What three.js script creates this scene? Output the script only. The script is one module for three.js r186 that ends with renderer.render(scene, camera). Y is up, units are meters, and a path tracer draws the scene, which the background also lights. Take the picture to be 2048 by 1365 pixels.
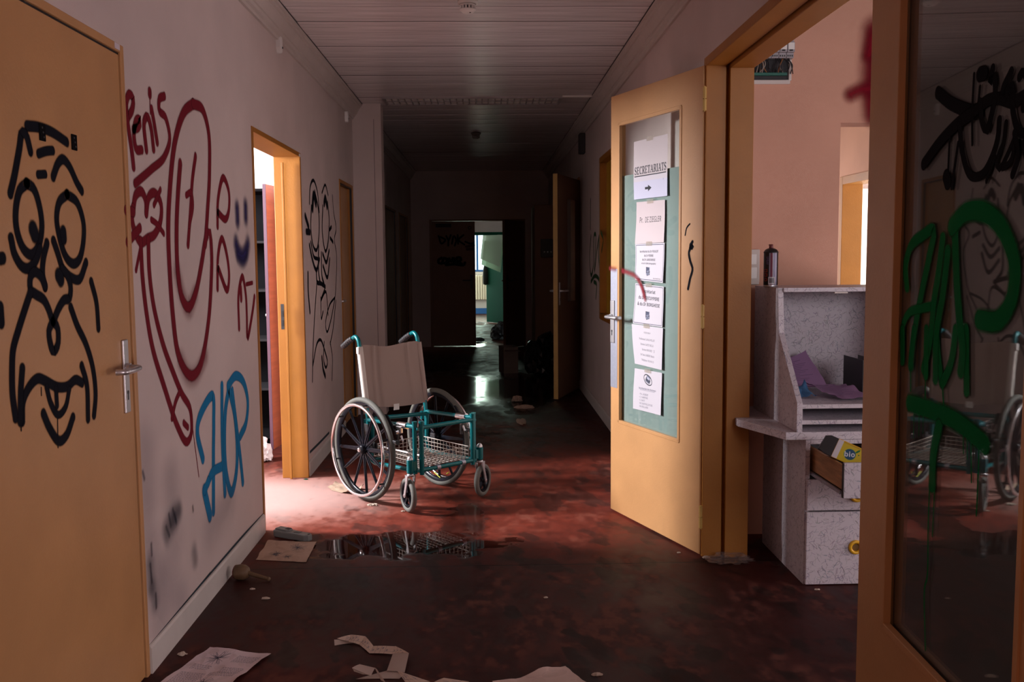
import * as THREE from 'three';
import { RoundedBoxGeometry } from 'three/addons/geometries/RoundedBoxGeometry.js';
import { mergeGeometries } from 'three/addons/utils/BufferGeometryUtils.js';
import { RectAreaLightUniformsLib } from 'three/addons/lights/RectAreaLightUniformsLib.js';

// ---------------------------------------------------------------- camera, sky, light, exposure
// World: x across the corridor, y up, the corridor runs along -z; a depth D is -z.
const scene = new THREE.Scene();
const FOCAL = 1880, PITCH = 5.08, YAW = 1.58, ROLL = -0.47, EYE = 1.4;
const camera = new THREE.PerspectiveCamera(2 * Math.atan(682.5 / FOCAL) * 180 / Math.PI, 2048 / 1365, 0.05, 80);
const rad = (d) => d * Math.PI / 180;
const [cp, sp, cy, sy, cr, sr] = [PITCH, YAW, ROLL].flatMap((d) => [Math.cos(rad(d)), Math.sin(rad(d))]);
// rows of the view matrix in (x, y, depth): right, down, forward
const right0 = [cy, 0, -sy], fwd0 = [sy * cp, -sp, cy * cp], down0 = [-sy * sp, -cp, -cy * sp];
const RIGHT = right0.map((v, i) => cr * v - sr * down0[i]), DOWN = right0.map((v, i) => sr * v + cr * down0[i]), FWD = fwd0;
const v3 = (x, y, z) => new THREE.Vector3(x, y, z);
camera.position.set(0, EYE, 0);
camera.quaternion.setFromRotationMatrix(new THREE.Matrix4().makeBasis(v3(RIGHT[0], RIGHT[1], -RIGHT[2]), v3(-DOWN[0], -DOWN[1], DOWN[2]), v3(-FWD[0], -FWD[1], FWD[2])));
scene.add(camera);

scene.background = new THREE.Color(0.8, 0.92, 1.0);          // even overcast sky, seen only through windows
scene.backgroundIntensity = 3.0;
const renderer = new THREE.WebGLRenderer({ antialias: true });
renderer.toneMapping = THREE.LinearToneMapping;
renderer.toneMappingExposure = 1.0;
renderer.outputColorSpace = THREE.SRGBColorSpace;
renderer.shadowMap.enabled = true;
RectAreaLightUniformsLib.init();
// daylight that enters through each real or added window, set just inside its pane
function daylight(color, intensity, w, h, [x, y, d], [tx, ty, td]) {
  const l = new THREE.RectAreaLight(color, intensity, w, h);
  l.position.set(x, y, -d); l.lookAt(tx, ty, -td); l.castShadow = true; l.name = 'window_daylight'; scene.add(l);
}
const WIN_LEFT = { d: 5.34, y: 2.18, w: 0.42, h: 0.94, x: -3.8 };
const ADDED_WIN_PASSAGE = { x: 1.9, y: 1.5, w: 1.1, h: 1.4, d: 8.6 };  // unseen window added to light the passage wall
const ADDED_WIN_HALL = { d: 17.6, y: 1.5, w: 1.2, h: 1.2, x: -1.75 };  // unseen window added to light the hall partition and floor
const ADDED_WIN_FAR_SIDE = { d: 21.9, y: 1.4, w: 2.2, h: 2.2, x: -1.75 };  // unseen window added as side light for the radiator and far floor
const WIN_RECEPTION = { x: 2.9, y: 1.95, w: 1.8, h: 1.2, d: -0.65 };
const ADDED_WIN_OUTER = { x: 4.2, y: 0.75, w: 1.6, h: 1.0, d: 3.0 };  // unseen low window added to brighten the left corridor wall
const WIN_STORE = { d: 7.2, y: 1.5, w: 1.5, h: 1.5, x: 5.0 };
const WIN_FAR = { x: -0.2, y: 1.95, w: 1.8, h: 1.8, d: 23.6 };
const ADDED_WIN_SIDE = { x: 1.0, y: 0.8, w: 1.4, h: 1.3, d: -1.6 };  // unseen window added behind the viewer as fill for the near corridor
daylight(new THREE.Color(0.98, 0.95, 0.98), 370, WIN_LEFT.w, WIN_LEFT.h, [WIN_LEFT.x + 0.03, WIN_LEFT.y, WIN_LEFT.d], [0, WIN_LEFT.y, WIN_LEFT.d]);
daylight(new THREE.Color(1.0, 0.95, 0.7), 1.6, ADDED_WIN_HALL.w, ADDED_WIN_HALL.h, [ADDED_WIN_HALL.x + 0.03, ADDED_WIN_HALL.y, ADDED_WIN_HALL.d], [3, ADDED_WIN_HALL.y, ADDED_WIN_HALL.d]);
daylight(new THREE.Color(0.8, 1.0, 0.85), 5, ADDED_WIN_FAR_SIDE.w, ADDED_WIN_FAR_SIDE.h, [ADDED_WIN_FAR_SIDE.x + 0.03, ADDED_WIN_FAR_SIDE.y, ADDED_WIN_FAR_SIDE.d], [3, ADDED_WIN_FAR_SIDE.y, ADDED_WIN_FAR_SIDE.d]);
daylight(new THREE.Color(1.0, 0.88, 0.92), 7, WIN_RECEPTION.w, WIN_RECEPTION.h, [WIN_RECEPTION.x, WIN_RECEPTION.y, WIN_RECEPTION.d + 0.03], [WIN_RECEPTION.x, WIN_RECEPTION.y, 5]);
daylight(new THREE.Color(1.0, 0.95, 0.95), 6, ADDED_WIN_PASSAGE.w, ADDED_WIN_PASSAGE.h, [ADDED_WIN_PASSAGE.x, ADDED_WIN_PASSAGE.y, ADDED_WIN_PASSAGE.d - 0.03], [ADDED_WIN_PASSAGE.x, ADDED_WIN_PASSAGE.y, 0]);
daylight(new THREE.Color(1.0, 0.97, 0.92), 30, WIN_STORE.w, WIN_STORE.h, [WIN_STORE.x - 0.03, WIN_STORE.y, WIN_STORE.d], [0, WIN_STORE.y, WIN_STORE.d]);
daylight(new THREE.Color(0.74, 1.0, 0.78), 10, WIN_FAR.w, WIN_FAR.h, [WIN_FAR.x, WIN_FAR.y, WIN_FAR.d - 0.03], [WIN_FAR.x, WIN_FAR.y, 0]);
daylight(new THREE.Color(1.0, 0.74, 0.75), 8, ADDED_WIN_OUTER.w, ADDED_WIN_OUTER.h, [ADDED_WIN_OUTER.x - 0.03, ADDED_WIN_OUTER.y, ADDED_WIN_OUTER.d], [0, ADDED_WIN_OUTER.y, ADDED_WIN_OUTER.d]);
daylight(new THREE.Color(1.0, 0.8, 0.84), 18, ADDED_WIN_SIDE.w, ADDED_WIN_SIDE.h, [ADDED_WIN_SIDE.x - 0.03, ADDED_WIN_SIDE.y, ADDED_WIN_SIDE.d], [-5, ADDED_WIN_SIDE.y, ADDED_WIN_SIDE.d]);

// ---------------------------------------------------------------- helpers
let seed = 20240611;
const rnd = () => { seed = (seed + 0x6d2b79f5) | 0; let t = Math.imul(seed ^ (seed >>> 15), 1 | seed); t = (t + Math.imul(t ^ (t >>> 7), 61 | t)) ^ t; return ((t ^ (t >>> 14)) >>> 0) / 4294967296; };
const rr = (a, b) => a + (b - a) * rnd();
// a pixel of the photograph's frame to a point of the place on the plane x, y or depth = c
function ray(u, v) { const a = (u - 1024) / FOCAL, b = (v - 682.5) / FOCAL; return [0, 1, 2].map((i) => RIGHT[i] * a + DOWN[i] * b + FWD[i]); }
const onX = (u, v, x) => { const w = ray(u, v), t = x / w[0]; return v3(x, EYE + w[1] * t, -w[2] * t); };
const onY = (u, v, y = 0) => { const w = ray(u, v), t = (y - EYE) / w[1]; return v3(w[0] * t, y, -w[2] * t); };
const onD = (u, v, d) => { const w = ray(u, v), t = d / w[2]; return v3(w[0] * t, EYE + w[1] * t, -d); };
const taken = {};
function numbered(name) { const n = taken[name] = (taken[name] ?? -1) + 1; return n ? name + '_' + String(n).padStart(3, '0') : name; }
function flat(list) {                                          // one geometry from many, attributes evened out
  const out = list.flat(9).filter(Boolean).map((g) => { const n = g.index ? g.toNonIndexed() : g.clone(); for (const k of Object.keys(n.attributes)) if (!['position', 'normal', 'uv'].includes(k)) n.deleteAttribute(k); if (!n.attributes.uv) n.setAttribute('uv', new THREE.BufferAttribute(new Float32Array(n.attributes.position.count * 2), 2)); n.clearGroups(); return n; });
  return out.length === 1 ? out[0] : mergeGeometries(out);
}
function metres(g) {                                           // uv in metres, by the dominant axis of the normal
  const p = g.attributes.position, n = g.attributes.normal, uv = new Float32Array(p.count * 2);
  for (let i = 0; i < p.count; i++) {
    const ax = Math.abs(n.getX(i)), ay = Math.abs(n.getY(i)), az = Math.abs(n.getZ(i));
    uv[2 * i] = ax > ay && ax > az ? p.getZ(i) : p.getX(i); uv[2 * i + 1] = ay >= ax && ay >= az ? p.getZ(i) : p.getY(i);
  }
  g.setAttribute('uv', new THREE.BufferAttribute(uv, 2)); return g;
}
function obj(name, geo, mat, parent = scene, keepUv = false) {
  let g = flat([geo]); if (!keepUv) g = metres(g);
  const m = new THREE.Mesh(g, mat); m.name = parent === scene ? numbered(name) : name; m.castShadow = m.receiveShadow = true; parent.add(m); return m;
}
function tag(o, label, category, group, kind) { if (label) o.userData.label = label; if (category) o.userData.category = category; if (group) o.userData.group = group; if (kind) o.userData.kind = kind; return o; }
function thing(name, label, category, [x, y, d] = [0, 0, 0], turn = 0, group, kind) {
  const o = new THREE.Group(); o.name = numbered(name); o.position.set(x, y, -d); o.rotation.y = rad(turn); scene.add(o); return tag(o, label, category, group, kind);
}
function part(name, parent, label) { const o = new THREE.Group(); o.name = name; parent.add(o); if (label) o.userData.label = label; return o; }
const box = (w, h, d, x = 0, y = 0, z = 0, r = 0) => (r ? new RoundedBoxGeometry(w, h, d, 2, r) : new THREE.BoxGeometry(w, h, d)).translate(x, y, z);
const span = (x0, x1, y0, y1, z0, z1, r = 0) => box(Math.abs(x1 - x0), Math.abs(y1 - y0), Math.abs(z1 - z0), (x0 + x1) / 2, (y0 + y1) / 2, (z0 + z1) / 2, r);
function bar(a, b, r, seg = 12, r2 = r) {
  const A = v3(...a), B = v3(...b), L = A.distanceTo(B), g = new THREE.CylinderGeometry(r2, r, L, seg);
  g.translate(0, L / 2, 0); g.applyQuaternion(new THREE.Quaternion().setFromUnitVectors(v3(0, 1, 0), B.clone().sub(A).normalize())); return g.translate(A.x, A.y, A.z);
}
function pipe(pts, r, seg = 10, steps = 0, closed = false) {   // round tube through points, with closed ends
  const P = pts.map((p) => v3(...p)), c = new THREE.CatmullRomCurve3(P, closed, 'centripetal'), out = [new THREE.TubeGeometry(c, steps || P.length * 6, r, seg, closed)];
  if (!closed) for (const [p, t] of [[P[0], c.getTangent(0).negate()], [P[P.length - 1], c.getTangent(1)]]) { const g = new THREE.CircleGeometry(r, seg); g.applyQuaternion(new THREE.Quaternion().setFromUnitVectors(v3(0, 0, 1), t)); out.push(g.translate(p.x, p.y, p.z)); }
  return flat(out);
}
const lathe = (pts, seg = 24) => new THREE.LatheGeometry(pts.map(([r, y]) => new THREE.Vector2(r, y)), seg);
function prism(pts, depth, bevel = 0, holes = []) {            // outline in x, y pushed along z
  const s = new THREE.Shape(pts.map((p) => new THREE.Vector2(...p))); for (const h of holes) s.holes.push(new THREE.Path(h.map((p) => new THREE.Vector2(...p))));
  return new THREE.ExtrudeGeometry(s, { depth, bevelEnabled: bevel > 0, bevelSize: bevel, bevelThickness: bevel, bevelOffset: -bevel, bevelSegments: 2, steps: 1, curveSegments: 8 });
}
const rect = (x0, x1, y0, y1) => [[x0, y0], [x1, y0], [x1, y1], [x0, y1]];
// a wall along the corridor: outline in (depth, height) with holes, between x0 and x1
const low = (h) => rect(h[0], h[1], h[2] || -0.05, h[3]);       // an opening down to the floor ends below its top
const sideWall = (d0, d1, y0, y1, x0, x1, holes = []) => prism(rect(d0, d1, y0 - 0.06, y1), Math.abs(x1 - x0), 0, holes.map(low)).rotateY(Math.PI / 2).translate(Math.min(x0, x1), 0, 0);
// a wall across: outline in (x, height), between depths d0 and d1
const crossWall = (x0, x1, y0, y1, d0, d1, holes = []) => prism(rect(x0, x1, y0 - 0.06, y1), Math.abs(d1 - d0), 0, holes.map(low)).translate(0, 0, -Math.max(d0, d1));

// ---------------------------------------------------------------- textures
const hash = (x, y, s) => { let h = Math.imul(x, 374761393) + Math.imul(y, 668265263) + Math.imul(s, 974634777); h = Math.imul(h ^ (h >>> 13), 1274126177); return ((h ^ (h >>> 16)) >>> 0) / 4294967296; };
function noise(x, y, s, px = 0, py = px) {                     // value noise; px, py: period, so that tiles join
  const ix = Math.floor(x), iy = Math.floor(y), fx = x - ix, fy = y - iy, a = fx * fx * (3 - 2 * fx), b = fy * fy * (3 - 2 * fy);
  const w = (i, n) => (n ? ((i % n) + n) % n : i), h = (i, j) => hash(w(ix + i, px), w(iy + j, py), s);
  return (h(0, 0) * (1 - a) + h(1, 0) * a) * (1 - b) + (h(0, 1) * (1 - a) + h(1, 1) * a) * b;
}
const fbm = (x, y, s, oct = 4, px = 0, py = px) => { let v = 0, a = 0.5, t = 0; for (let i = 0; i < oct; i++) { v += a * noise(x, y, s + i, px, py); t += a; a *= 0.5; x *= 2; y *= 2; px *= 2; py *= 2; } return v / t; };
const smooth = (a, b, x) => { const t = Math.min(1, Math.max(0, (x - a) / (b - a))); return t * t * (3 - 2 * t); };
function data(w, h, f, srgb, wrap = THREE.RepeatWrapping) {    // f(u, v) gives [r, g, b] or one value, 0 to 1
  const a = new Uint8Array(w * h * 4);
  for (let j = 0; j < h; j++) for (let i = 0; i < w; i++) { const c = f(i / w, j / h), k = (j * w + i) * 4, l = typeof c === 'number'; for (let n = 0; n < 3; n++) a[k + n] = 255 * Math.min(1, Math.max(0, l ? c : c[n])); a[k + 3] = 255; }
  const t = new THREE.DataTexture(a, w, h); t.wrapS = t.wrapT = wrap; t.magFilter = THREE.LinearFilter; t.minFilter = THREE.LinearMipmapLinearFilter; t.generateMipmaps = true; if (srgb) t.colorSpace = THREE.SRGBColorSpace; t.needsUpdate = true; return t;
}
const tiled = (t, size) => { const c = t.clone(); c.wrapS = c.wrapT = THREE.RepeatWrapping; c.repeat.set(1 / size, 1 / size); c.needsUpdate = true; return c; };
function canvas(w, h, draw) { const c = document.createElement('canvas'); c.width = w; c.height = h; draw(c.getContext('2d'), w, h); const t = new THREE.CanvasTexture(c); t.colorSpace = THREE.SRGBColorSpace; t.magFilter = THREE.LinearFilter; return t; }
const lin = (r, g, b) => new THREE.Color(r, g, b);
const std = (color, roughness, more = {}) => new THREE.MeshStandardMaterial({ color, roughness, ...more });
const mottle = data(256, 256, (u, v) => 0.9 + 0.1 * fbm(u * 5, v * 5, 3, 5, 5), true);
const grainBump = data(256, 256, (u, v) => fbm(u * 40, v * 40, 9, 3, 40), false);
const weave = data(256, 256, (u, v) => 0.5 + 0.28 * Math.sin(u * 2 * Math.PI * 32) * Math.sin(v * 2 * Math.PI * 32) + 0.3 * (fbm(u * 64, v * 64, 5, 2, 64) - 0.5), false);
const streak = data(256, 256, (u, v) => 0.82 + 0.18 * fbm(u * 3, v * 40, 21, 3, 3, 40), true);

// floor: one texture over the near corridor, mirrored beyond. u runs over x, v over depth.
const FX0 = -1.5, FW = 2.7, FD0 = 2.4, FL = 7.6;
const puddle = (x, d) => {
  const w = 0.2 * (fbm(x * 9, d * 12, 71, 4) - 0.5), e = (cx, cd, rx, rd) => Math.hypot((x - cx) / rx, (d - cd) / rd) + w * 5;
  return Math.max(1 - smooth(0.8, 1.05, e(-0.42, 4.54, 0.5, 0.24)), 0.75 * (1 - smooth(0.7, 1.1, e(-0.12, 4.85, 0.14, 0.5))));
};
const wet = (x, d) => { const w = fbm(x * 3, d * 1.6, 77, 4); return smooth(7.9, 9.0, d + (w - 0.5) * 2.6) * (1 - smooth(0.5, 0.95, Math.abs(x + 0.1) + (w - 0.5) * 0.8)); };
const floorAt = (u, v) => {
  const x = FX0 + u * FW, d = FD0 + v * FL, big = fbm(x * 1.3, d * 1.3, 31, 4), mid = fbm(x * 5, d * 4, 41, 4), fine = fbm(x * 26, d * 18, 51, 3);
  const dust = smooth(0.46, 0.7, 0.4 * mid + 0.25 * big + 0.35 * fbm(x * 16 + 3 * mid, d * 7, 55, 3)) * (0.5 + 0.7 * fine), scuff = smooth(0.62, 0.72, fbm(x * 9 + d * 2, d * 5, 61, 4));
  const near = 1 - smooth(0.2, 1.0, Math.hypot((x + 1.4) / 1.35, (d - 5.45) / 1.0)), litBand = smooth(3.9, 4.7, d + (mid - 0.5) * 0.7) * (1 - smooth(6.0, 7.4, d + (big - 0.5) * 1.2)), pud = puddle(x, d), w = wet(x, d);
  const seam = 1 - smooth(0.003, 0.006, Math.abs(d - 4.18 + 0.004 * Math.sin(x * 3)));
  return { dust, scuff, near, litBand, pud, w, seam, fine, big, mid };
};
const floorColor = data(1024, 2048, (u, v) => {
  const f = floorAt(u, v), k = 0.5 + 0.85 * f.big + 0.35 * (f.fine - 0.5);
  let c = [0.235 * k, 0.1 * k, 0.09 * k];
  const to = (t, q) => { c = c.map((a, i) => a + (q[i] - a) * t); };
  to(0.9 * f.litBand, [0.45 * k, 0.18 * k, 0.125 * k]); to(0.5 * f.dust * smooth(0.3, 0.7, f.fine), [0.5, 0.34, 0.28]); to(0.6 * f.scuff * (1 - 0.4 * f.litBand), [0.10, 0.062, 0.055]);  // paler band is daylight from the left doorway, put into the floor colour
  to(0.85 * f.near * smooth(0.25, 0.6, 0.3 * f.fine + 0.45 * f.mid + 0.35 * f.near), [0.78, 0.68, 0.66]);  // white dust at the left doorway, paled further for the daylight on it
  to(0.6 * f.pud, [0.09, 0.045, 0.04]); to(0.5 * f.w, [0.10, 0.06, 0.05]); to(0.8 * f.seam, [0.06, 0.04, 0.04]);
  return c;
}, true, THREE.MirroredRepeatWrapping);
const floorRough = data(1024, 2048, (u, v) => { const f = floorAt(u, v); return Math.max(0.02, (0.5 + 0.22 * f.dust + 0.14 * f.fine - 0.1 * f.big) * (1 - f.pud) * (1 - 0.85 * f.w) + 0.03); }, false, THREE.MirroredRepeatWrapping);
const floorBump = data(1024, 2048, (u, v) => { const f = floorAt(u, v); return 0.5 + (0.35 * (f.fine - 0.5) - 0.25 * f.seam + 0.1 * (f.big - 0.5)) * (1 - f.pud) * (1 - 0.8 * f.w); }, false, THREE.MirroredRepeatWrapping);

const laminate = canvas(512, 512, (g, w) => {
  g.fillStyle = '#c6bfc6'; g.fillRect(0, 0, w, w); g.lineCap = 'round';
  for (let i = 0; i < 900; i++) { const x = rr(0, w), y = rr(0, w), a = rr(0, 6.28), l = rr(6, 20), b = rr(-0.9, 0.9); g.strokeStyle = `rgba(${60 + rr(0, 40)},${58 + rr(0, 40)},${72 + rr(0, 40)},${rr(0.15, 0.5)})`; g.lineWidth = rr(1, 3.4); for (const dx of [-w, 0, w]) for (const dy of [-w, 0, w]) { if (x + dx < -40 || x + dx > w + 40 || y + dy < -40 || y + dy > w + 40) continue; g.beginPath(); g.moveTo(x + dx, y + dy); g.quadraticCurveTo(x + dx + Math.cos(a) * l, y + dy + Math.sin(a) * l, x + dx + Math.cos(a + b) * l * 1.8, y + dy + Math.sin(a + b) * l * 1.8); g.stroke(); } }
});
const woodMap = data(256, 256, (u, v) => { const k = 0.8 + 0.35 * (fbm(u * 3, v * 24, 91, 4, 3, 24) - 0.5) + 0.1 * fbm(u * 8, v * 60, 95, 2, 8, 60); return [0.74 * k, 0.54 * k, 0.36 * k]; }, true);

// ---------------------------------------------------------------- materials
const M = {
  wall: std(lin(0.66, 0.55, 0.52), 0.75, { map: tiled(mottle, 1.7), bumpMap: tiled(weave, 0.16), bumpScale: 0.0006 }),
  whiteWall: std(lin(0.86, 0.82, 0.8), 0.75, { map: tiled(mottle, 1.7) }),
  salmon: std(lin(0.68, 0.37, 0.26), 0.75, { map: tiled(mottle, 1.7), bumpMap: tiled(weave, 0.16), bumpScale: 0.0006 }),
  trim: std(lin(0.62, 0.54, 0.50), 0.5, { map: tiled(mottle, 0.9) }),
  base: std(lin(0.66, 0.62, 0.58), 0.5, { map: tiled(mottle, 0.6) }),
  ceiling: std(lin(0.86, 0.80, 0.81), 0.25, { map: tiled(streak, 0.9), bumpMap: tiled(grainBump, 0.8), bumpScale: 0.0008 }),
  slab: std(lin(0.1, 0.09, 0.09), 0.9), seamShade: std(lin(0.10, 0.085, 0.085), 0.8), louvre: std(lin(0.28, 0.25, 0.25), 0.5),
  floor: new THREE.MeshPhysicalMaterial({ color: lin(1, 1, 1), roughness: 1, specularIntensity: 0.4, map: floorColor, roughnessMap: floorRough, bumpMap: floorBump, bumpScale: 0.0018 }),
  ochre: std(lin(0.56, 0.29, 0.115), 0.42, { map: tiled(mottle, 0.8), bumpMap: tiled(grainBump, 0.25), bumpScale: 0.0003 }),
  ochreEdge: std(lin(0.60, 0.38, 0.10), 0.5, { map: tiled(mottle, 0.4) }),
  frame: std(lin(0.40, 0.155, 0.016), 0.5, { map: tiled(mottle, 0.7), bumpMap: tiled(grainBump, 0.3), bumpScale: 0.0003 }),
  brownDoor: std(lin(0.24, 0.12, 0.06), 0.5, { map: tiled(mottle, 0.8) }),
  alu: std(lin(0.62, 0.62, 0.64), 0.36, { metalness: 0.9 }),
  chrome: std(lin(0.78, 0.78, 0.80), 0.14, { metalness: 1 }),
  galva: std(lin(0.42, 0.44, 0.52), 0.45, { metalness: 0.75, map: tiled(mottle, 0.06) }),
  black: std(lin(0.012, 0.012, 0.014), 0.45), dark: std(lin(0.03, 0.03, 0.033), 0.7), blackGloss: new THREE.MeshPhysicalMaterial({ color: lin(0.008, 0.009, 0.013), roughness: 0.25, specularIntensity: 0.28 }), matt: new THREE.MeshPhysicalMaterial({ color: lin(0.006, 0.006, 0.007), roughness: 0.9, specularIntensity: 0.1 }),
  glass: new THREE.MeshPhysicalMaterial({ color: lin(0.96, 0.99, 0.98), roughness: 0.015, transmission: 1, thickness: 0, ior: 1.5 }),
  film: new THREE.MeshPhysicalMaterial({ color: lin(0.31, 0.39, 0.37), roughness: 0.85, transmission: 0.35, thickness: 0 }),
  shadeBacking: std(lin(0.055, 0.052, 0.055), 0.9),  // dark sheet standing for the shade behind the near leaf glass
  white: std(lin(0.78, 0.76, 0.73), 0.45), whiteDull: std(lin(0.62, 0.57, 0.53), 0.7),
  teal: std(lin(0.0, 0.13, 0.145), 0.24, { metalness: 0.25 }),
  tyre: std(lin(0.085, 0.085, 0.072), 0.75, { bumpMap: tiled(grainBump, 0.05), bumpScale: 0.0005 }),
  canvas: std(lin(0.34, 0.255, 0.22), 0.9, { bumpMap: tiled(weave, 0.03), bumpScale: 0.0005, side: THREE.DoubleSide }),
  laminate: std(lin(1, 1, 1), 0.45, { map: tiled(laminate, 0.4) }), wood: std(lin(1, 1, 1), 0.55, { map: tiled(woodMap, 0.3) }),
  yellow: std(lin(0.75, 0.42, 0.02), 0.3), mahogany: std(lin(0.42, 0.11, 0.05), 0.4, { map: tiled(streak, 0.5) }),
  paper: std(lin(0.74, 0.68, 0.64), 0.85, { side: THREE.DoubleSide }), lilac: std(lin(0.42, 0.27, 0.44), 0.8, { side: THREE.DoubleSide }),
  green: new THREE.MeshPhysicalMaterial({ color: lin(0.003, 0.06, 0.036), roughness: 0.8, specularIntensity: 0.2 }), blue: std(lin(0.02, 0.10, 0.30), 0.5), cream: std(lin(0.72, 0.58, 0.44), 0.5),
};
const printed = (t, color = lin(0.9, 0.86, 0.86), rough = 0.8) => std(color, rough, { map: t, side: THREE.DoubleSide });
// ---------------------------------------------------------------- sprayed paint and dirt: thin strokes that lie on a surface, soft at their edges
const edge = (a, b) => { const t = data(64, 4, (u) => 1 - smooth(a, b, Math.abs(u - 0.5) * 2), false, THREE.ClampToEdgeWrapping); return t; };
const EDGES = { crisp: edge(0.78, 0.98), spray: edge(0.58, 0.99), mist: edge(0.0, 0.98) };
const paints = {};
function paint(color, soft, opacity = 1) {
  const k = color.join() + soft + opacity;
  return paints[k] ??= new THREE.MeshPhysicalMaterial({ color: lin(...color), roughness: 0.85, specularIntensity: 0.15, alphaMap: EDGES[soft], transparent: true, opacity, side: THREE.DoubleSide });
}
let layer = 0;
function stroke(pts, width, normal, taper) {                   // pts: Vector3 on a plane
  layer++;
  const c = new THREE.CatmullRomCurve3(pts, false, 'centripetal'), len = c.getLength(), n = Math.max(4, Math.min(90, Math.ceil(len / 0.012))), pos = [], uv = [], nor = [], idx = [];
  const lift = normal.clone().multiplyScalar(0.0006 + 0.00002 * (layer % 40)), W = (t) => (typeof width === 'number' ? width : width[0] + (width[1] - width[0]) * t) * (taper ? 0.35 + 0.65 * Math.sin(Math.PI * Math.min(0.96, Math.max(0.04, t))) : 1) / 2;
  const put = (p, u) => { pos.push(p.x + lift.x, p.y + lift.y, p.z + lift.z); uv.push(u, 0.5); nor.push(normal.x, normal.y, normal.z); return pos.length / 3 - 1; };
  let first, last;
  for (let i = 0; i <= n; i++) {
    const t = i / n, p = c.getPointAt(t), g = c.getTangentAt(t), s = g.clone().cross(normal).normalize(), w = W(t);
    const a = put(p.clone().addScaledVector(s, w), 0), b = put(p.clone().addScaledVector(s, -w), 1);
    if (i) idx.push(a - 2, a, b - 2, b - 2, a, b); if (!i) first = [p, g.clone().negate(), s.clone().negate(), w]; last = [p, g, s, w];
  }
  for (const [p, g, s, w] of [first, last]) {                  // round ends
    const m = put(p, 0.5); let before = null;
    for (let k = 0; k <= 8; k++) { const a = Math.PI * k / 8, q = put(p.clone().addScaledVector(s, Math.cos(a) * w).addScaledVector(g, Math.sin(a) * w), 1); if (before !== null) idx.push(m, before, q); before = q; }
  }
  const g = new THREE.BufferGeometry(); g.setAttribute('position', new THREE.Float32BufferAttribute(pos, 3)); g.setAttribute('normal', new THREE.Float32BufferAttribute(nor, 3)); g.setAttribute('uv', new THREE.Float32BufferAttribute(uv, 2)); g.setIndex(idx); return g;
}
// one drawing: strokes given as [x, y, x, y, ...] in a sketch frame that zoom turns into pixels of the photograph and place into points of a plane
function graffiti(name, parent, label, strokes, { zoom, place, normal, width, color, soft = 'spray', opacity = 1, taper = false }) {
  const gs = strokes.map((s) => { const w = Array.isArray(s[0]) ? s[0][0] : 1, q = Array.isArray(s[0]) ? s.slice(1) : s, pts = []; for (let i = 0; i < q.length; i += 2) { const [u, v] = zoom(q[i], q[i + 1]); pts.push(place(u, v)); } return stroke(pts, width * w, normal, taper); });
  let g = flat(gs); if (parent !== scene) { parent.updateWorldMatrix(true, false); g.applyMatrix4(parent.matrixWorld.clone().invert()); }
  const m = new THREE.Mesh(g, paint(color, soft, opacity)); m.name = name; m.receiveShadow = true; m.castShadow = false; parent.add(m); if (label) m.userData.label = label; return m;
}
const zoomer = (x0, y0, s) => (x, y) => [x0 + x / s, y0 + y / s];

// ---------------------------------------------------------------- the setting
const XL = -1.155, XR = 1.0, TOP = 2.75, END = 14.83, BACK = -3.6;
const S = (name, geo, mat, label, category) => tag(obj(name, geo, mat), label, category, null, 'structure');
S('floor', span(-5, 5.6, -0.2, 0, 4.2, -24.2), M.floor, 'worn red-brown lino floor with dust, wet patches and a painted band of daylight', 'floor');
{ // the floor's own uv, so that its wear and painted daylight sit in place
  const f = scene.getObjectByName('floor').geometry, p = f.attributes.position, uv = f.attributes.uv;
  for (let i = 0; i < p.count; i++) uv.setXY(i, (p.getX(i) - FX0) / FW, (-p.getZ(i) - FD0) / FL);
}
// ceiling of long painted planks laid across the corridor
const ceiling = tag(thing('ceiling', 'dim ceiling of pale painted planks laid across the corridor', 'ceiling'), null, null, null, 'structure');
obj('slab', span(-5, 5.6, TOP + 0.03, TOP + 0.2, 4.2, -24.2), M.slab, ceiling);
{ const pitch = 0.321, plank = (w, up) => prism([...Array.from({ length: 13 }, (_, i) => { const q = i / 6 - 1; return [q * w / 2, 0.0022 * q * q]; }), [w / 2, 0.028], [-w / 2, 0.028]], 2.14).rotateY(Math.PI / 2).translate(-1.15, TOP + up, 0), g = metres(flat([plank(pitch - 0.011, 0)])), g2 = metres(flat([plank(pitch - 0.011, 0.0015)]));
  const seamShade = metres(flat([span(-1.15, 0.99, TOP + 0.0035, TOP + 0.03, -0.0075, 0.0075)]));  // dark strips stand for the shade in the seams between planks
  for (let k = -27; k < 30; k++) { const d = 5.218 + pitch * (k + 0.5); if (d > END - 0.1 || d < BACK + 0.1) continue; const m = new THREE.Mesh(rnd() < 0.5 ? g : g2, M.ceiling); m.name = 'ceiling_plank'; m.castShadow = m.receiveShadow = true; m.position.set(0, rr(-0.0015, 0.0015), -d); m.rotation.z = rr(-0.0008, 0.0008); ceiling.add(m); const j = new THREE.Mesh(seamShade, M.seamShade); j.name = 'seam_shade'; j.position.set(0, 0, -d - pitch / 2); j.receiveShadow = true; ceiling.add(j); }
  for (const x of [-1.0635, 0.9085]) obj('edge_shade', span(x - 0.003, x + 0.003, TOP - 0.0012, TOP + 0.002, -BACK, -END), M.black, ceiling); }  // black strips stand for the shade where planks meet the moulding

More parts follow.
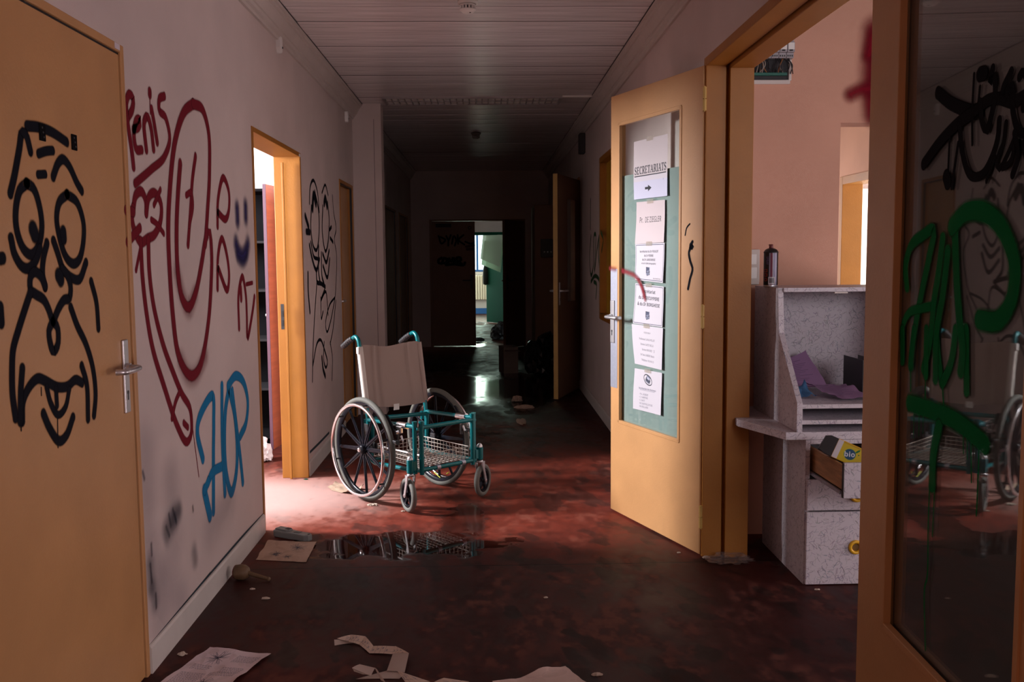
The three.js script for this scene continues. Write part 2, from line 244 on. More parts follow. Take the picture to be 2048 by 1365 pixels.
// side walls of the corridor
const wallL = S('wall_left', sideWall(1.9, END, 0, TOP + 0.05, XL, XL - 0.155, [[2.0, 3.11, 0, 2.083], [4.77, 6.0, 0, 2.062], [7.58, 8.33, 0, 2.035], [10.95, 12.3, 0, 2.02], [12.75, 14.2, 0, 2.02]]), M.wall, 'left corridor wall in off-white plaster with red, blue and black graffiti', 'wall');
S('wall_left_near', sideWall(BACK, 1.9, 0, TOP + 0.05, XL, XL - 0.155), M.brownDoor, 'unseen left wall beside the viewer, coloured dark brown to cut bounce light', 'wall');  // unseen stretch of wall made dark so less light bounces off it
const wallR = S('wall_right', sideWall(BACK, END, 0, TOP + 0.05, XR, XR + 0.2, [[2.32, 4.30, 0, 2.285], [7.1, 8.2, 0.86, 2.25], [10.0, 10.98, 0, 2.24], [ADDED_WIN_SIDE.d - ADDED_WIN_SIDE.w / 2, ADDED_WIN_SIDE.d + ADDED_WIN_SIDE.w / 2, ADDED_WIN_SIDE.y - ADDED_WIN_SIDE.h / 2, ADDED_WIN_SIDE.y + ADDED_WIN_SIDE.h / 2]]), M.wall, 'right corridor wall in off-white plaster with a tall thin green tag', 'wall');
S('wall_pilaster', span(XL, -0.905, 0, TOP + 0.03, -8.42, -8.62), M.wall, 'plain plaster pilaster jutting from the left wall behind the wheelchair', 'pilaster');
obj('corner_groove', span(-0.9685, -0.9655, 0, 2.62, -8.4215, -8.4185), M.dark, scene.getObjectByName('wall_pilaster'));
S('wall_far', crossWall(XL - 0.155, XR + 0.2, 0, TOP + 0.05, END, END + 0.15, [[-0.87, 0.63, 0, 2.0]]), M.wall, 'dark wall across the far end of the corridor above the double door', 'wall');
S('wall_back', crossWall(XL - 0.155, XR + 0.2, 0, TOP + 0.05, BACK - 0.15, BACK), M.brownDoor, 'unseen wall behind the viewer that closes the corridor, coloured dark brown to cut bounce light', 'wall');  // unseen end wall, darkened likewise to lower the bounce
// crown moulding: one profile in (x from the wall, height) along each side
const crown = [[0, 2.622], [0.014, 2.622], [0.018, 2.636], [0.03, 2.645], [0.034, 2.66], [0.042, 2.664], [0.062, 2.70], [0.066, 2.714], [0.076, 2.718], [0.078, 2.732], [0.088, 2.736], [0.09, TOP - 0.002], [0, TOP - 0.002]];
const crownRun = (d0, d1) => prism(crown, d1 - d0).translate(0, 0, -d1);
S('trim_1', [crownRun(BACK, 8.42), crownRun(8.62, END)].map((g) => g.translate(XL, 0, 0)), M.trim, 'stepped crown moulding along the top of the left wall', 'moulding');
S('trim_2', flat([crownRun(BACK, END)]).rotateY(Math.PI).translate(XR, 0, -(END + BACK)), M.trim, 'stepped crown moulding along the top of the right wall', 'moulding');
// skirting boards with a rounded top and a dirty line along it
const skirt = (d0, d1, x, s) => prism([[0, 0], [s * 0.011, 0], [s * 0.011, 0.088], [s * 0.006, 0.096], [0, 0.098]], d1 - d0).translate(x, 0, -d1);
const skirtL = S('baseboard_left', [skirt(3.115, 4.765, XL, 1), skirt(6.005, 7.575, XL, 1), skirt(8.64, 10.9, XL, 1)], M.base, 'pale skirting board along the graffitied left wall', 'skirting board');
S('baseboard_right', [skirt(4.42, 9.95, XR, -1), skirt(11.05, END, XR, -1)].map((g) => g), M.base, 'pale skirting board along the right wall', 'skirting board');

// left room with the sun-bright floor
S('wall_left_room_far', crossWall(WIN_LEFT.x - 0.2, XL - 0.155, 0, TOP + 0.05, 7.5, 7.6), M.whiteWall, 'bright plaster wall behind the black locker in the left room', 'wall');
S('wall_left_room_near', crossWall(WIN_LEFT.x - 0.2, XL - 0.155, 0, TOP + 0.05, 3.5, 3.6), M.whiteWall, 'plaster wall on the near side of the left room', 'wall');
S('wall_left_room_outer', sideWall(3.5, 7.6, 0, TOP + 0.05, WIN_LEFT.x - 0.2, WIN_LEFT.x, [[WIN_LEFT.d - WIN_LEFT.w / 2, WIN_LEFT.d + WIN_LEFT.w / 2, WIN_LEFT.y - WIN_LEFT.h / 2, WIN_LEFT.y + WIN_LEFT.h / 2]]), M.whiteWall, 'outer plaster wall of the left room with its window', 'wall');
// reception, the passage beyond it and the bright store room
S('wall_reception_back', crossWall(XR + 0.2, 2.9, 0, TOP + 0.05, 4.6, 4.75, [[1.735, 2.9, 0, 2.04]]), M.salmon, 'pinkish plaster wall of the reception behind the desk unit', 'wall');
S('wall_reception_outer', sideWall(-0.85, 4.75, 0, TOP + 0.05, 4.2, 4.4, [[ADDED_WIN_OUTER.d - ADDED_WIN_OUTER.w / 2, ADDED_WIN_OUTER.d + ADDED_WIN_OUTER.w / 2, ADDED_WIN_OUTER.y - ADDED_WIN_OUTER.h / 2, ADDED_WIN_OUTER.y + ADDED_WIN_OUTER.h / 2]]), M.wall, 'outer plaster wall of the reception', 'wall');
S('wall_reception_near', crossWall(XR + 0.2, 4.2, 0, TOP + 0.05, -0.85, -0.65, [[WIN_RECEPTION.x - WIN_RECEPTION.w / 2, WIN_RECEPTION.x + WIN_RECEPTION.w / 2, WIN_RECEPTION.y - WIN_RECEPTION.h / 2, WIN_RECEPTION.y + WIN_RECEPTION.h / 2]]), M.wall, 'plaster wall of the reception with its wide window', 'wall');
S('wall_reception_side', crossWall(2.9, 4.4, 0, TOP + 0.05, 4.6, 4.75), M.wall, 'plaster wall of the reception right of the passage', 'wall');
S('wall_passage', sideWall(4.75, 8.6, 0, TOP + 0.05, 2.9, 3.05, [[6.6, 7.66, 0, 2.03]]), M.salmon, 'lit plaster wall of the passage with an ochre door frame', 'wall');
S('wall_passage_end', crossWall(XR + 0.2, 5.2, 0, TOP + 0.05, 8.6, 8.75, [[ADDED_WIN_PASSAGE.x - ADDED_WIN_PASSAGE.w / 2, ADDED_WIN_PASSAGE.x + ADDED_WIN_PASSAGE.w / 2, ADDED_WIN_PASSAGE.y - ADDED_WIN_PASSAGE.h / 2, ADDED_WIN_PASSAGE.y + ADDED_WIN_PASSAGE.h / 2]]), M.wall, 'plaster wall that closes the passage', 'wall');
S('wall_store_outer', sideWall(4.75, 8.6, 0, TOP + 0.05, WIN_STORE.x, WIN_STORE.x + 0.2, [[WIN_STORE.d - WIN_STORE.w / 2, WIN_STORE.d + WIN_STORE.w / 2, WIN_STORE.y - WIN_STORE.h / 2, WIN_STORE.y + WIN_STORE.h / 2]]), M.wall, 'outer wall of the bright store room with its window', 'wall');
S('wall_store_near', crossWall(4.4, 5.2, 0, TOP + 0.05, 4.6, 4.75), M.wall, 'wall on the near side of the store room', 'wall');
// hall beyond the double door and the far room with the window
S('wall_hall_left', sideWall(END + 0.15, 23.6, 0, TOP + 0.05, -1.9, -1.75, [[ADDED_WIN_HALL.d - ADDED_WIN_HALL.w / 2, ADDED_WIN_HALL.d + ADDED_WIN_HALL.w / 2, ADDED_WIN_HALL.y - ADDED_WIN_HALL.h / 2, ADDED_WIN_HALL.y + ADDED_WIN_HALL.h / 2], [ADDED_WIN_FAR_SIDE.d - ADDED_WIN_FAR_SIDE.w / 2, ADDED_WIN_FAR_SIDE.d + ADDED_WIN_FAR_SIDE.w / 2, ADDED_WIN_FAR_SIDE.y - ADDED_WIN_FAR_SIDE.h / 2, ADDED_WIN_FAR_SIDE.y + ADDED_WIN_FAR_SIDE.h / 2]]), M.wall, 'left wall of the far rooms', 'wall');
S('wall_hall_right', sideWall(END + 0.15, 23.6, 0, TOP + 0.05, 1.75, 1.9), M.wall, 'right wall of the far rooms', 'wall');
S('wall_hall_partition', crossWall(-1.75, 1.75, 0, TOP + 0.05, 19.7, 19.85, [[-0.75, 0.42, 0, 1.9]]), M.wall, 'yellowish lit partition above the green door', 'wall');
S('wall_far_room', crossWall(-1.9, 1.9, 0, TOP + 0.3, 23.6, 23.8, [[WIN_FAR.x - WIN_FAR.w / 2, WIN_FAR.x + WIN_FAR.w / 2, WIN_FAR.y - WIN_FAR.h / 2, WIN_FAR.y + WIN_FAR.h / 2]]), M.wall, 'far room wall with the bright window and radiator', 'wall');
S('trim_3', crossWall(-1.74, 1.74, 0, 0.14, 23.58, 23.598), M.blue, 'blue skirting strip under the far radiator', 'skirting strip');

function windowUnit(n, label, w, h, [x, y, d], turn, mat) {     // frame, middle bar, two panes; local x along the wall
  const t = tag(thing('window_' + n, label, 'window', [x, y, d], turn), null, null, null, 'structure');
  obj('window_frame', [span(-w / 2, w / 2, h / 2 - 0.05, h / 2, -0.03, 0.03, 0.006), span(-w / 2, w / 2, -h / 2, -h / 2 + 0.05, -0.03, 0.03, 0.006), span(-w / 2, -w / 2 + 0.05, -h / 2 + 0.05, h / 2 - 0.05, -0.03, 0.03, 0.006), span(w / 2 - 0.05, w / 2, -h / 2 + 0.05, h / 2 - 0.05, -0.03, 0.03, 0.006)], mat, t);
  obj('mullion', span(-0.025, 0.025, -h / 2 + 0.05, h / 2 - 0.05, -0.025, 0.025, 0.005), mat, t);
  for (const s of [-1, 1]) obj('pane', span(s < 0 ? -w / 2 + 0.05 : 0.025, s < 0 ? -0.025 : w / 2 - 0.05, -h / 2 + 0.05, h / 2 - 0.05, -0.001, 0.001), M.glass, t);
  return t;
}
windowUnit(1, 'tall window of the left room that lights the doorway floor', WIN_LEFT.w, WIN_LEFT.h, [WIN_LEFT.x - 0.08, WIN_LEFT.y, WIN_LEFT.d], 90, M.white);
windowUnit(2, 'wide window of the reception behind the glazed leaf', WIN_RECEPTION.w, WIN_RECEPTION.h, [WIN_RECEPTION.x, WIN_RECEPTION.y, WIN_RECEPTION.d - 0.1], 0, M.white);
windowUnit(3, 'window of the white store room off the passage', WIN_STORE.w, WIN_STORE.h, [WIN_STORE.x + 0.1, WIN_STORE.y, WIN_STORE.d], 90, M.white);
windowUnit(4, 'bright far window with blue bars above the radiator', WIN_FAR.w, WIN_FAR.h, [WIN_FAR.x, WIN_FAR.y, WIN_FAR.d + 0.1], 0, M.blue);
windowUnit(5, 'added fill light window in the right corridor wall behind the viewer', ADDED_WIN_SIDE.w, ADDED_WIN_SIDE.h, [ADDED_WIN_SIDE.x + 0.1, ADDED_WIN_SIDE.y, ADDED_WIN_SIDE.d], 90, M.white);

windowUnit(8, 'added window that lights the hall beyond the double door from the left', ADDED_WIN_HALL.w, ADDED_WIN_HALL.h, [ADDED_WIN_HALL.x - 0.1, ADDED_WIN_HALL.y, ADDED_WIN_HALL.d], 90, M.white);
windowUnit(9, 'added unseen window that lights the passage beyond the reception', ADDED_WIN_PASSAGE.w, ADDED_WIN_PASSAGE.h, [ADDED_WIN_PASSAGE.x, ADDED_WIN_PASSAGE.y, ADDED_WIN_PASSAGE.d + 0.1], 0, M.white);
windowUnit(10, 'added low fill light window in the outer wall of the reception', ADDED_WIN_OUTER.w, ADDED_WIN_OUTER.h, [ADDED_WIN_OUTER.x + 0.1, ADDED_WIN_OUTER.y, ADDED_WIN_OUTER.d], 90, M.white);
windowUnit(7, 'added side window that lights the far room and its radiator', ADDED_WIN_FAR_SIDE.w, ADDED_WIN_FAR_SIDE.h, [ADDED_WIN_FAR_SIDE.x - 0.1, ADDED_WIN_FAR_SIDE.y, ADDED_WIN_FAR_SIDE.d], 90, M.white);

// ---------------------------------------------------------------- doors
const lever = (dir, out) => pipe([[0, 0, 0], [0, 0, out * 0.03], [dir * 0.012, 0, out * 0.05], [dir * 0.05, 0, out * 0.055], [dir * 0.105, 0, out * 0.055], [dir * 0.128, 0, out * 0.05], [dir * 0.135, 0, out * 0.025]], 0.0095, 12, 40);
function handleSet(parent, [x, y, z], dir, out, h = 0.225, turnY = 0, mat = M.alu) {          // escutcheon plate with keyhole, lever
  const t = part('handle', parent, 'brushed metal lever handle on a long plate'); t.position.set(x, y, z); t.rotation.y = turnY;
  obj('plate', span(-0.02, 0.02, -h * 0.62, h * 0.38, 0, out * 0.008, 0.003), mat, t);
  obj('lever', [lever(dir, out), bar([0, 0, 0], [0, 0, out * 0.02], 0.014, 16)], mat, t);
  obj('keyhole', [bar([0, -h * 0.34, out * 0.0075], [0, -h * 0.34, out * 0.0092], 0.0065, 14), span(-0.0035, 0.0035, -h * 0.34 - 0.024, -h * 0.34, out * 0.0075, out * 0.009)], M.black, t);
  return t;
}
// flush door in a steel frame on the left wall: depth d0..d1 is the frame's outside
function flushDoor(n, label, d0, d1, top, { leaf = true, mat = M.ochre, fmat = M.frame, recess = 0.012, bar: fw = 0.026, deep = 0.16, hinge = 1 } = {}) {
  const t = tag(thing('door_' + n, label, 'door', [XL, 0, (d0 + d1) / 2]), null, null, null, 'structure'), h = (d1 - d0) / 2;
  // local z = -(depth - middle)
  obj('door_frame', [span(-deep, 0.006, 0, top, h - fw, h, 0.003), span(-deep, 0.006, 0, top, -h, -h + fw, 0.003), span(-deep, 0.006, top - fw, top, -h + fw, h - fw, 0.003)], fmat, t);
  if (leaf) {
    obj('door_leaf', span(-recess - 0.04, -recess + 0.012, 0.008, top - fw - 0.007, -h + fw + 0.006, h - fw - 0.006, 0.002), mat, t);
    obj('gap_strip', [span(-0.02, -0.0025, 0.008, top - fw, h - fw - 0.0065, h - fw + 0.0005), span(-0.02, -0.0025, top - fw - 0.0075, top - fw + 0.0005, -h + fw, h - fw), span(-0.02, -0.0025, 0.008, top - fw, -h + fw - 0.0005, -h + fw + 0.0065)], M.black, t);  // black strip filling the gap between leaf and frame
    obj('door_stop', [span(-0.1, -recess - 0.042, 0, top - fw, h - fw - 0.02, h - fw + 0.001), span(-0.1, -recess - 0.042, 0, top - fw, -h + fw - 0.001, -h + fw + 0.02), span(-0.1, -recess - 0.042, top - fw - 0.02, top - fw + 0.001, -h + fw, h - fw)], M.dark, t);
  }
  return t;
}
const door1 = flushDoor(1, 'ochre door nearest the viewer with a big black cartoon face sprayed on it', 2.0, 3.11, 2.083, { fmat: M.ochre });
handleSet(door1, [0.0, 1.06, -(3.015 - 2.555)], -1, 1, 0.235, Math.PI / 2);
obj('number_plate', span(0.0062, 0.0075, 2.062, 2.08, -(3.075 - 2.555), -(3.035 - 2.555)), printed(canvas(128, 48, (g, w, h) => { g.fillStyle = '#d8d2da'; g.fillRect(0, 0, w, h); g.fillStyle = '#334'; g.font = 'bold 30px sans-serif'; g.textAlign = 'center'; g.fillText('B.01.07', w / 2, 35); })), door1, false);
{ const hooks = part('coat_hook', door1, 'black screw plate left on the door'); // two black plates with screw holes
  for (const [u, v] of [[83, 265], [147, 285]]) { const p = onX(u, v, XL).sub(door1.position); obj('screw_plate', span(0, 0.004, p.y - 0.022, p.y + 0.022, p.z - 0.016, p.z + 0.016, 0.0015), M.matt, hooks); for (const k of [-1, 0, 1]) obj('screw', bar([0.003, p.y + k * 0.012, p.z + 0.004 * k], [0.0052, p.y + k * 0.012, p.z + 0.004 * k], 0.0028, 8), M.dark, hooks); } }
const door2 = flushDoor(2, 'open doorway with ochre jambs into the sun-bright left room', 4.77, 6.0, 2.062, { leaf: false, fmat: M.frame, fw: 0.05 });
obj('door_rebate', [span(-0.105, -0.092, 0, 2.0, -0.555, -0.568, 0.002), span(-0.105, -0.092, 0, 2.0, 0.555, 0.568, 0.002)], M.frame, door2);
obj('strike_plate', span(-0.135, -0.115, 0.96, 1.12, -0.5645, -0.563), M.dark, door2);
for (const y of [1.0, 1.06]) obj('strike_hole', span(-0.132, -0.119, y - 0.018, y + 0.018, -0.5635, -0.5615), M.black, door2);
obj('number_plate', span(0.0062, 0.0075, 2.036, 2.054, -0.60, -0.56), M.white, door2);
const door3 = flushDoor(3, 'narrow closed ochre door between the second face graffiti and the pilaster', 7.58, 8.33, 2.035, { recess: 0.05 });
handleSet(door3, [-0.04, 1.06, 0.24], -1, 1, 0.2, Math.PI / 2);
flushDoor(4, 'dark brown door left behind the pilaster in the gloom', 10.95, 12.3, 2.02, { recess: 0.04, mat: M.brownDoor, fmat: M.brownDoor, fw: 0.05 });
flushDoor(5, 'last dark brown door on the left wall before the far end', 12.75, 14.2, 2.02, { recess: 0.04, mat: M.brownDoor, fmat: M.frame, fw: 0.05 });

// steel frame of the wide reception doorway on the right: outer strip, groove, deep jamb with a stop
{
  const t = tag(thing('door_6', 'wide ochre steel frame of the reception doorway', 'door frame', [XR, 0, 3.31]), null, null, null, 'structure'), h = 0.99;
  const L = (z0, z1, x0, x1, r = 0.003) => span(x0, x1, 0, 2.285, z0, z1, r);
  obj('jamb', [L(-h, -h + 0.045, -0.006, 0.085), L(-h, -h + 0.02, 0.08, 0.1), L(-h, -h + 0.06, 0.098, 0.206)], M.frame, t);
  obj('jamb', [L(h - 0.045, h, -0.006, 0.085), L(h - 0.02, h, 0.08, 0.1), L(h - 0.06, h, 0.098, 0.206)], M.frame, t);
  obj('head', [span(-0.006, 0.085, 2.245, 2.285, -h + 0.045, h - 0.045, 0.003), span(0.08, 0.1, 2.268, 2.285, -h + 0.02, h - 0.02), span(0.098, 0.206, 2.232, 2.285, -h + 0.06, h - 0.06, 0.003)], M.frame, t);
}
// glazed leaf: local x from hinge to free edge, front face at z = 0, body behind it (side = 1) or before it (side = -1)
const LEAF = { w: 0.88, h: 2.248, gx0: 0.182, gx1: 0.794, gy0: 0.508, gy1: 2.098, t: 0.042 };
function glazedLeaf(n, label, pos, turn, side, film, reach = LEAF.gx1) {
  const t = tag(thing('door_' + n, label, 'door', pos, turn), null, null, null, 'structure'), { w, h, gx0, gy0, gy1 } = LEAF, gx1 = reach, z0 = side > 0 ? 0 : -LEAF.t, zf = side > 0 ? 0 : 0, o = side > 0 ? 1 : -1;
  obj('door_leaf', prism(rect(0.004, w, 0.01, h), LEAF.t - 0.004, 0.002, [rect(gx0, gx1, gy0, gy1)]).translate(0, 0, z0 + 0.002), M.ochre, t);
  const bead = (x0, x1, y0, y1) => [span(x0, x1, y0, y1, zf - o * 0.004, zf + o * 0.014, 0.002)];
  for (const b of [bead(gx0, gx1, gy1 - 0.014, gy1 + 0.004), bead(gx0, gx1, gy0 - 0.004, gy0 + 0.014), bead(gx0 - 0.004, gx0 + 0.014, gy0, gy1), bead(gx1 - 0.014, gx1 + 0.004, gy0, gy1)]) obj('glazing_bead', b, M.ochre, t);
  obj('glass_pane', span(gx0 + 0.002, gx1 - 0.002, gy0 + 0.002, gy1 - 0.002, zf + o * 0.0175, zf + o * 0.0215), M.glass, t);
  obj('film', span(gx0 + 0.003, gx1 - 0.003, gy0 + 0.003, film === 'dark' ? gy1 - 0.003 : 1.824, zf + o * 0.0225, zf + o * 0.0229), film === 'dark' ? M.shadeBacking : M.film, t);  // the dark variant puts shade behind the glass into its colour
  if (film !== 'dark') for (const y of [0.19, 1.124, 2.1]) { obj('hinge', [bar([-0.008, y - 0.052, zf], [-0.008, y - 0.002, zf], 0.0085), bar([-0.008, y + 0.002, zf], [-0.008, y + 0.052, zf], 0.0085), bar([-0.008, y - 0.056, zf], [-0.008, y + 0.056, zf], 0.004)], M.ochreEdge, t); }
  return t;
}
const openLeaf = glazedLeaf(7, 'open ochre glazed door hung with taped paper notices', [0.985, 0, 4.262], 110.35, 1);
obj('kick_plate', span(0.802, 0.877, 0.692, 1.335, -0.0025, 0.001), M.galva, openLeaf).userData.label = 'grey galvanised strip';
handleSet(openLeaf, [0.851, 1.078, -0.001], -1, -1, 0.23);
handleSet(openLeaf, [0.851, 1.078, LEAF.t], -1, 1, 0.23);
obj('paint_chip', span(-0.0005, 0.003, 0.12, 0.23, 0.012, 0.026, 0.001), M.whiteDull, openLeaf);
const nearLeaf = glazedLeaf(8, 'dark glazed door folded flat at the right edge, tagged black and green', [0.955, 0, 2.345], -93.2, -1, 'dark', 0.808);
// ---------------------------------------------------------------- graffiti, dirt
const Z1 = zoomer(0, 0, 1.95), Z2 = zoomer(0, 680, 1.9929), Z4 = zoomer(460, 240, 1.797), Z6 = zoomer(740, 320, 2.624), RA = zoomer(1720, 0, 1.951), RB = zoomer(1700, 660, 1.937), ZD = zoomer(1180, 100, 1.706), PX = (x, y) => [x, y];
const NX = v3(1, 0, 0), onLeft = (u, v) => onX(u, v, XL), onDoor1 = (u, v) => onX(u, v, XL);
const black = [0.008, 0.009, 0.014], red = [0.16, 0.012, 0.022], blue = [0.012, 0.17, 0.36];
{
  const o = { place: onDoor1, normal: NX, color: black, width: 0.036, soft: 'spray' };
  graffiti('graffiti', door1, 'black sprayed cartoon face', [
    [105, 492, 150, 497, 200, 515, 260, 555], [40, 755, 55, 690, 75, 580, 85, 520, 100, 525, 118, 590], [[0.9], 150, 600, 180, 590, 205, 588], [[0.8], 148, 682, 176, 680], [207, 690, 225, 640, 245, 622, 270, 650, 300, 715, 318, 745],
    [105, 715, 75, 745, 60, 830, 65, 900, 90, 970, 122, 995, 150, 960, 163, 880, 150, 790, 130, 735, 102, 715], [42, 930, 55, 990, 85, 1040, 110, 1048, 140, 1015, 155, 970],
    [262, 758, 230, 790, 220, 850, 230, 920, 255, 1000, 285, 1030, 310, 1010, 325, 940, 325, 870, 300, 790, 260, 758], [208, 940, 225, 990, 245, 1050, 280, 1085, 310, 1090, 335, 1025], [[1.6], 128, 895, 135, 915], [[1.3], 246, 905, 248, 930],
    [182, 950, 168, 1010, 165, 1070, 175, 1120], [175, 1115, 160, 1080, 135, 1060, 118, 1080, 118, 1130, 140, 1150, 170, 1170, 190, 1210, 205, 1250, 230, 1200, 250, 1170, 270, 1165, 275, 1120, 260, 1070, 240, 1050], [[1.5], 228, 1075, 236, 1090],
    [118, 1140, 95, 1210, 70, 1290, 50, 1365, 46, 1450, 48, 1540, 60, 1630], [275, 1200, 300, 1270, 335, 1345, 362, 1440, 372, 1540, 366, 1620], [205, 1255, 190, 1290, 195, 1340, 207, 1372, 225, 1345, 224, 1280, 207, 1255], [355, 1100, 375, 1180, 383, 1280], [[1.1], 2, 1010, 10, 1008], [[1.1], 0, 1200, 4, 1260],
  ], { ...o, zoom: Z1 });
  graffiti('graffiti', door1, 'black sprayed mouth and chin', [
    [88, 325, 90, 250, 115, 190, 150, 155, 180, 165, 230, 190, 270, 185, 300, 160, 326, 172], [88, 115, 82, 200, 80, 325], [325, 105, 345, 180, 350, 315], [[0.8], 185, 190, 200, 250, 230, 300, 260, 270, 275, 200], [[0.8], 222, 195, 226, 262], [172, 295, 195, 350, 235, 405, 265, 380, 290, 310], [[0.18], 228, 300, 230, 430], [[0.15], 163, 190, 164, 222], [[0.2], 82, 325, 83, 362],
  ], { ...o, zoom: Z2 });
  graffiti('graffiti', wallL, 'dark red sprayed word', [
    [494, 460, 492, 400, 503, 368, 518, 385, 515, 425, 498, 458], [487, 410, 500, 500, 513, 590, 520, 652], [520, 505, 540, 495, 546, 470, 532, 468, 521, 520, 530, 582, 552, 585], [570, 585, 561, 480, 574, 455, 588, 500, 598, 582], [590, 425, 600, 480, 612, 555], [[1.1], 583, 358, 583, 368], [640, 375, 620, 388, 620, 430, 645, 460, 661, 540, 640, 612, 590, 660, 526, 716], [[0.2], 583, 368, 585, 445],
  ], { zoom: Z1, place: onLeft, normal: NX, color: red, width: 0.04 });
  graffiti('graffiti', wallL, 'dark red sprayed doodle', [
    [[1.25], 752, 405, 715, 440, 680, 560, 660, 760, 655, 900, 662, 1080, 675, 1250, 690, 1365, 712, 1430, 745, 1468, 775, 1440, 795, 1370, 815, 1230, 823, 1100, 825, 1000, 817, 905, 803, 925, 785, 1030, 763, 1140, 735, 1200, 708, 1160, 692, 1050, 688, 900, 692, 780, 702, 640], [[1.25], 752, 405, 790, 430, 813, 520, 816, 680, 808, 830, 800, 950],
    [762, 610, 750, 700, 742, 830, 733, 955], [[0.8], 726, 762, 746, 754, 752, 800, 738, 880],
    [520, 815, 528, 765, 552, 748, 568, 785, 570, 832], [570, 832, 580, 770, 605, 755, 628, 800, 626, 860, 602, 915, 576, 930, 548, 945, 524, 900, 514, 850, 518, 812], [492, 820, 520, 828], [498, 945, 545, 890], [[0.7], 625, 740, 600, 800], [[0.7], 590, 858, 612, 875, 638, 912], [[0.6], 530, 1055, 545, 980],
    [548, 940, 555, 1080, 572, 1230, 596, 1365, 640, 1510, 690, 1660, 728, 1726, 746, 1690, 742, 1600, 708, 1535, 670, 1440, 636, 1345, 600, 1200, 582, 1060, 578, 935], [[0.8], 670, 1632, 684, 1570, 700, 1530], [[0.8], 732, 1668, 716, 1650], [[0.2], 742, 1600, 775, 1860],
    [848, 882, 850, 780, 870, 694, 892, 750, 892, 820, 880, 855, 850, 830], [848, 1125, 850, 1000, 865, 932, 885, 1000, 893, 1080, 886, 1132, 852, 1050], [932, 1280, 930, 1150, 945, 1080, 958, 1150, 962, 1230, 965, 1318, 984, 1220, 992, 1160], [[1.2], 938, 1125, 940, 1165], [[0.6], 960, 1110, 984, 1104],
  ], { zoom: Z1, place: onLeft, normal: NX, color: red, width: 0.044 });
  graffiti('graffiti', wallL, 'dark red spray mist', [[705, 1405, 730, 1462, 765, 1462, 800, 1390], [690, 1060, 712, 1160, 736, 1206, 760, 1150]], { zoom: Z1, place: onLeft, normal: NX, color: [0.2, 0.02, 0.03], width: 0.13, soft: 'mist', opacity: 0.5 });
  graffiti('graffiti', wallL, 'blue-violet misty smiley', [[[1.2], 924, 815, 926, 860], [[1.2], 957, 805, 958, 848], [[1.3], 920, 950, 930, 990, 945, 1010, 958, 995, 966, 955], [[1.2], 928, 990, 945, 1000, 958, 985]], { zoom: Z1, place: onLeft, normal: NX, color: [0.03, 0.025, 0.10], width: 0.11, soft: 'mist', opacity: 0.85 });
  graffiti('graffiti', wallL, 'light blue sprayed tag', [
    [808, 475, 786, 372, 792, 318, 848, 226, 851, 330, 850, 450, 850, 560, 850, 684], [[1.3], 836, 700, 814, 602], [830, 565, 846, 530, 884, 505], [816, 600, 830, 565], [884, 184, 884, 300, 886, 420, 896, 612], [[1.1], 908, 214, 898, 280, 894, 420, 902, 540, 922, 610, 940, 540, 945, 440, 935, 300, 915, 205], [908, 184, 940, 144, 972, 175, 987, 250, 980, 330, 957, 384], [925, 205, 940, 330, 955, 450, 967, 568],
  ], { zoom: Z2, place: onLeft, normal: NX, color: blue, width: 0.056, soft: 'spray' });
  graffiti('graffiti', wallL, 'black sprayed face with heavy eyes', [
    [[0.7], 285, 300, 288, 240, 300, 218, 314, 262, 320, 330], [[1.9], 296, 318, 300, 270, 308, 300], [[0.8], 292, 310, 290, 390, 298, 452, 312, 466, 320, 400, 318, 330, 304, 256], [[0.6], 330, 262, 342, 234, 352, 270], [[1.8], 338, 300, 342, 282, 348, 310], [[0.8], 333, 310, 331, 400, 342, 472, 352, 440, 356, 360, 350, 296],
    [285, 450, 295, 500, 310, 540, 321, 500], [[0.8], 290, 440, 300, 490, 315, 500], [333, 482, 346, 512, 356, 470], [334, 525, 350, 566, 358, 500], [318, 455, 318, 545, 324, 588], [328, 480, 330, 560, 338, 592], [310, 545, 312, 580, 326, 588, 342, 600], [[0.7], 312, 585, 304, 700, 298, 830, 296, 940], [[0.7], 340, 610, 326, 650, 345, 620, 352, 700], [[0.7], 326, 640, 328, 715, 334, 690], [[1.1], 280, 552, 281, 620, 287, 690],
    [[1.4], 270, 345, 282, 385], [[1.3], 274, 402, 287, 404], [[0.9], 358, 395, 364, 385], [[0.9], 360, 425, 370, 440], [[0.6], 368, 272, 372, 330, 381, 390, 375, 430, 383, 490, 380, 600, 377, 640], [[0.6], 377, 640, 362, 720, 348, 762, 343, 735, 356, 670, 377, 638], [[0.6], 380, 650, 370, 750, 360, 805], [[0.7], 298, 880, 312, 805, 326, 792, 340, 830, 350, 872, 344, 890, 336, 860, 338, 800], [[1.2], 330, 855, 334, 895, 342, 922], [[0.6], 360, 800, 368, 860, 366, 935],
  ], { zoom: Z4, place: onLeft, normal: NX, color: black, width: 0.042, soft: 'spray' });
  graffiti('graffiti', wallL, 'dark red paint speck', [[262, 480, 262, 490]], { zoom: Z4, place: onLeft, normal: NX, color: red, width: 0.03, soft: 'mist' });
  // dirt: grey-green rubs low on the wall, a dark line of grime where the skirting meets it
  const dirt = (color, width, opacity, strokes, soft = 'mist') => graffiti('stain', wallL, null, strokes, { zoom: PX, place: onLeft, normal: NX, color, width, opacity, soft });
  dirt([0.05, 0.06, 0.075], 0.12, 0.35, [[330, 1060, 345, 1030, 356, 1020], [335, 1075, 350, 1045], [345, 1040, 358, 1025], [300, 1130, 302, 1170], [305, 1180, 310, 1205], [388, 1105, 390, 1120]]);
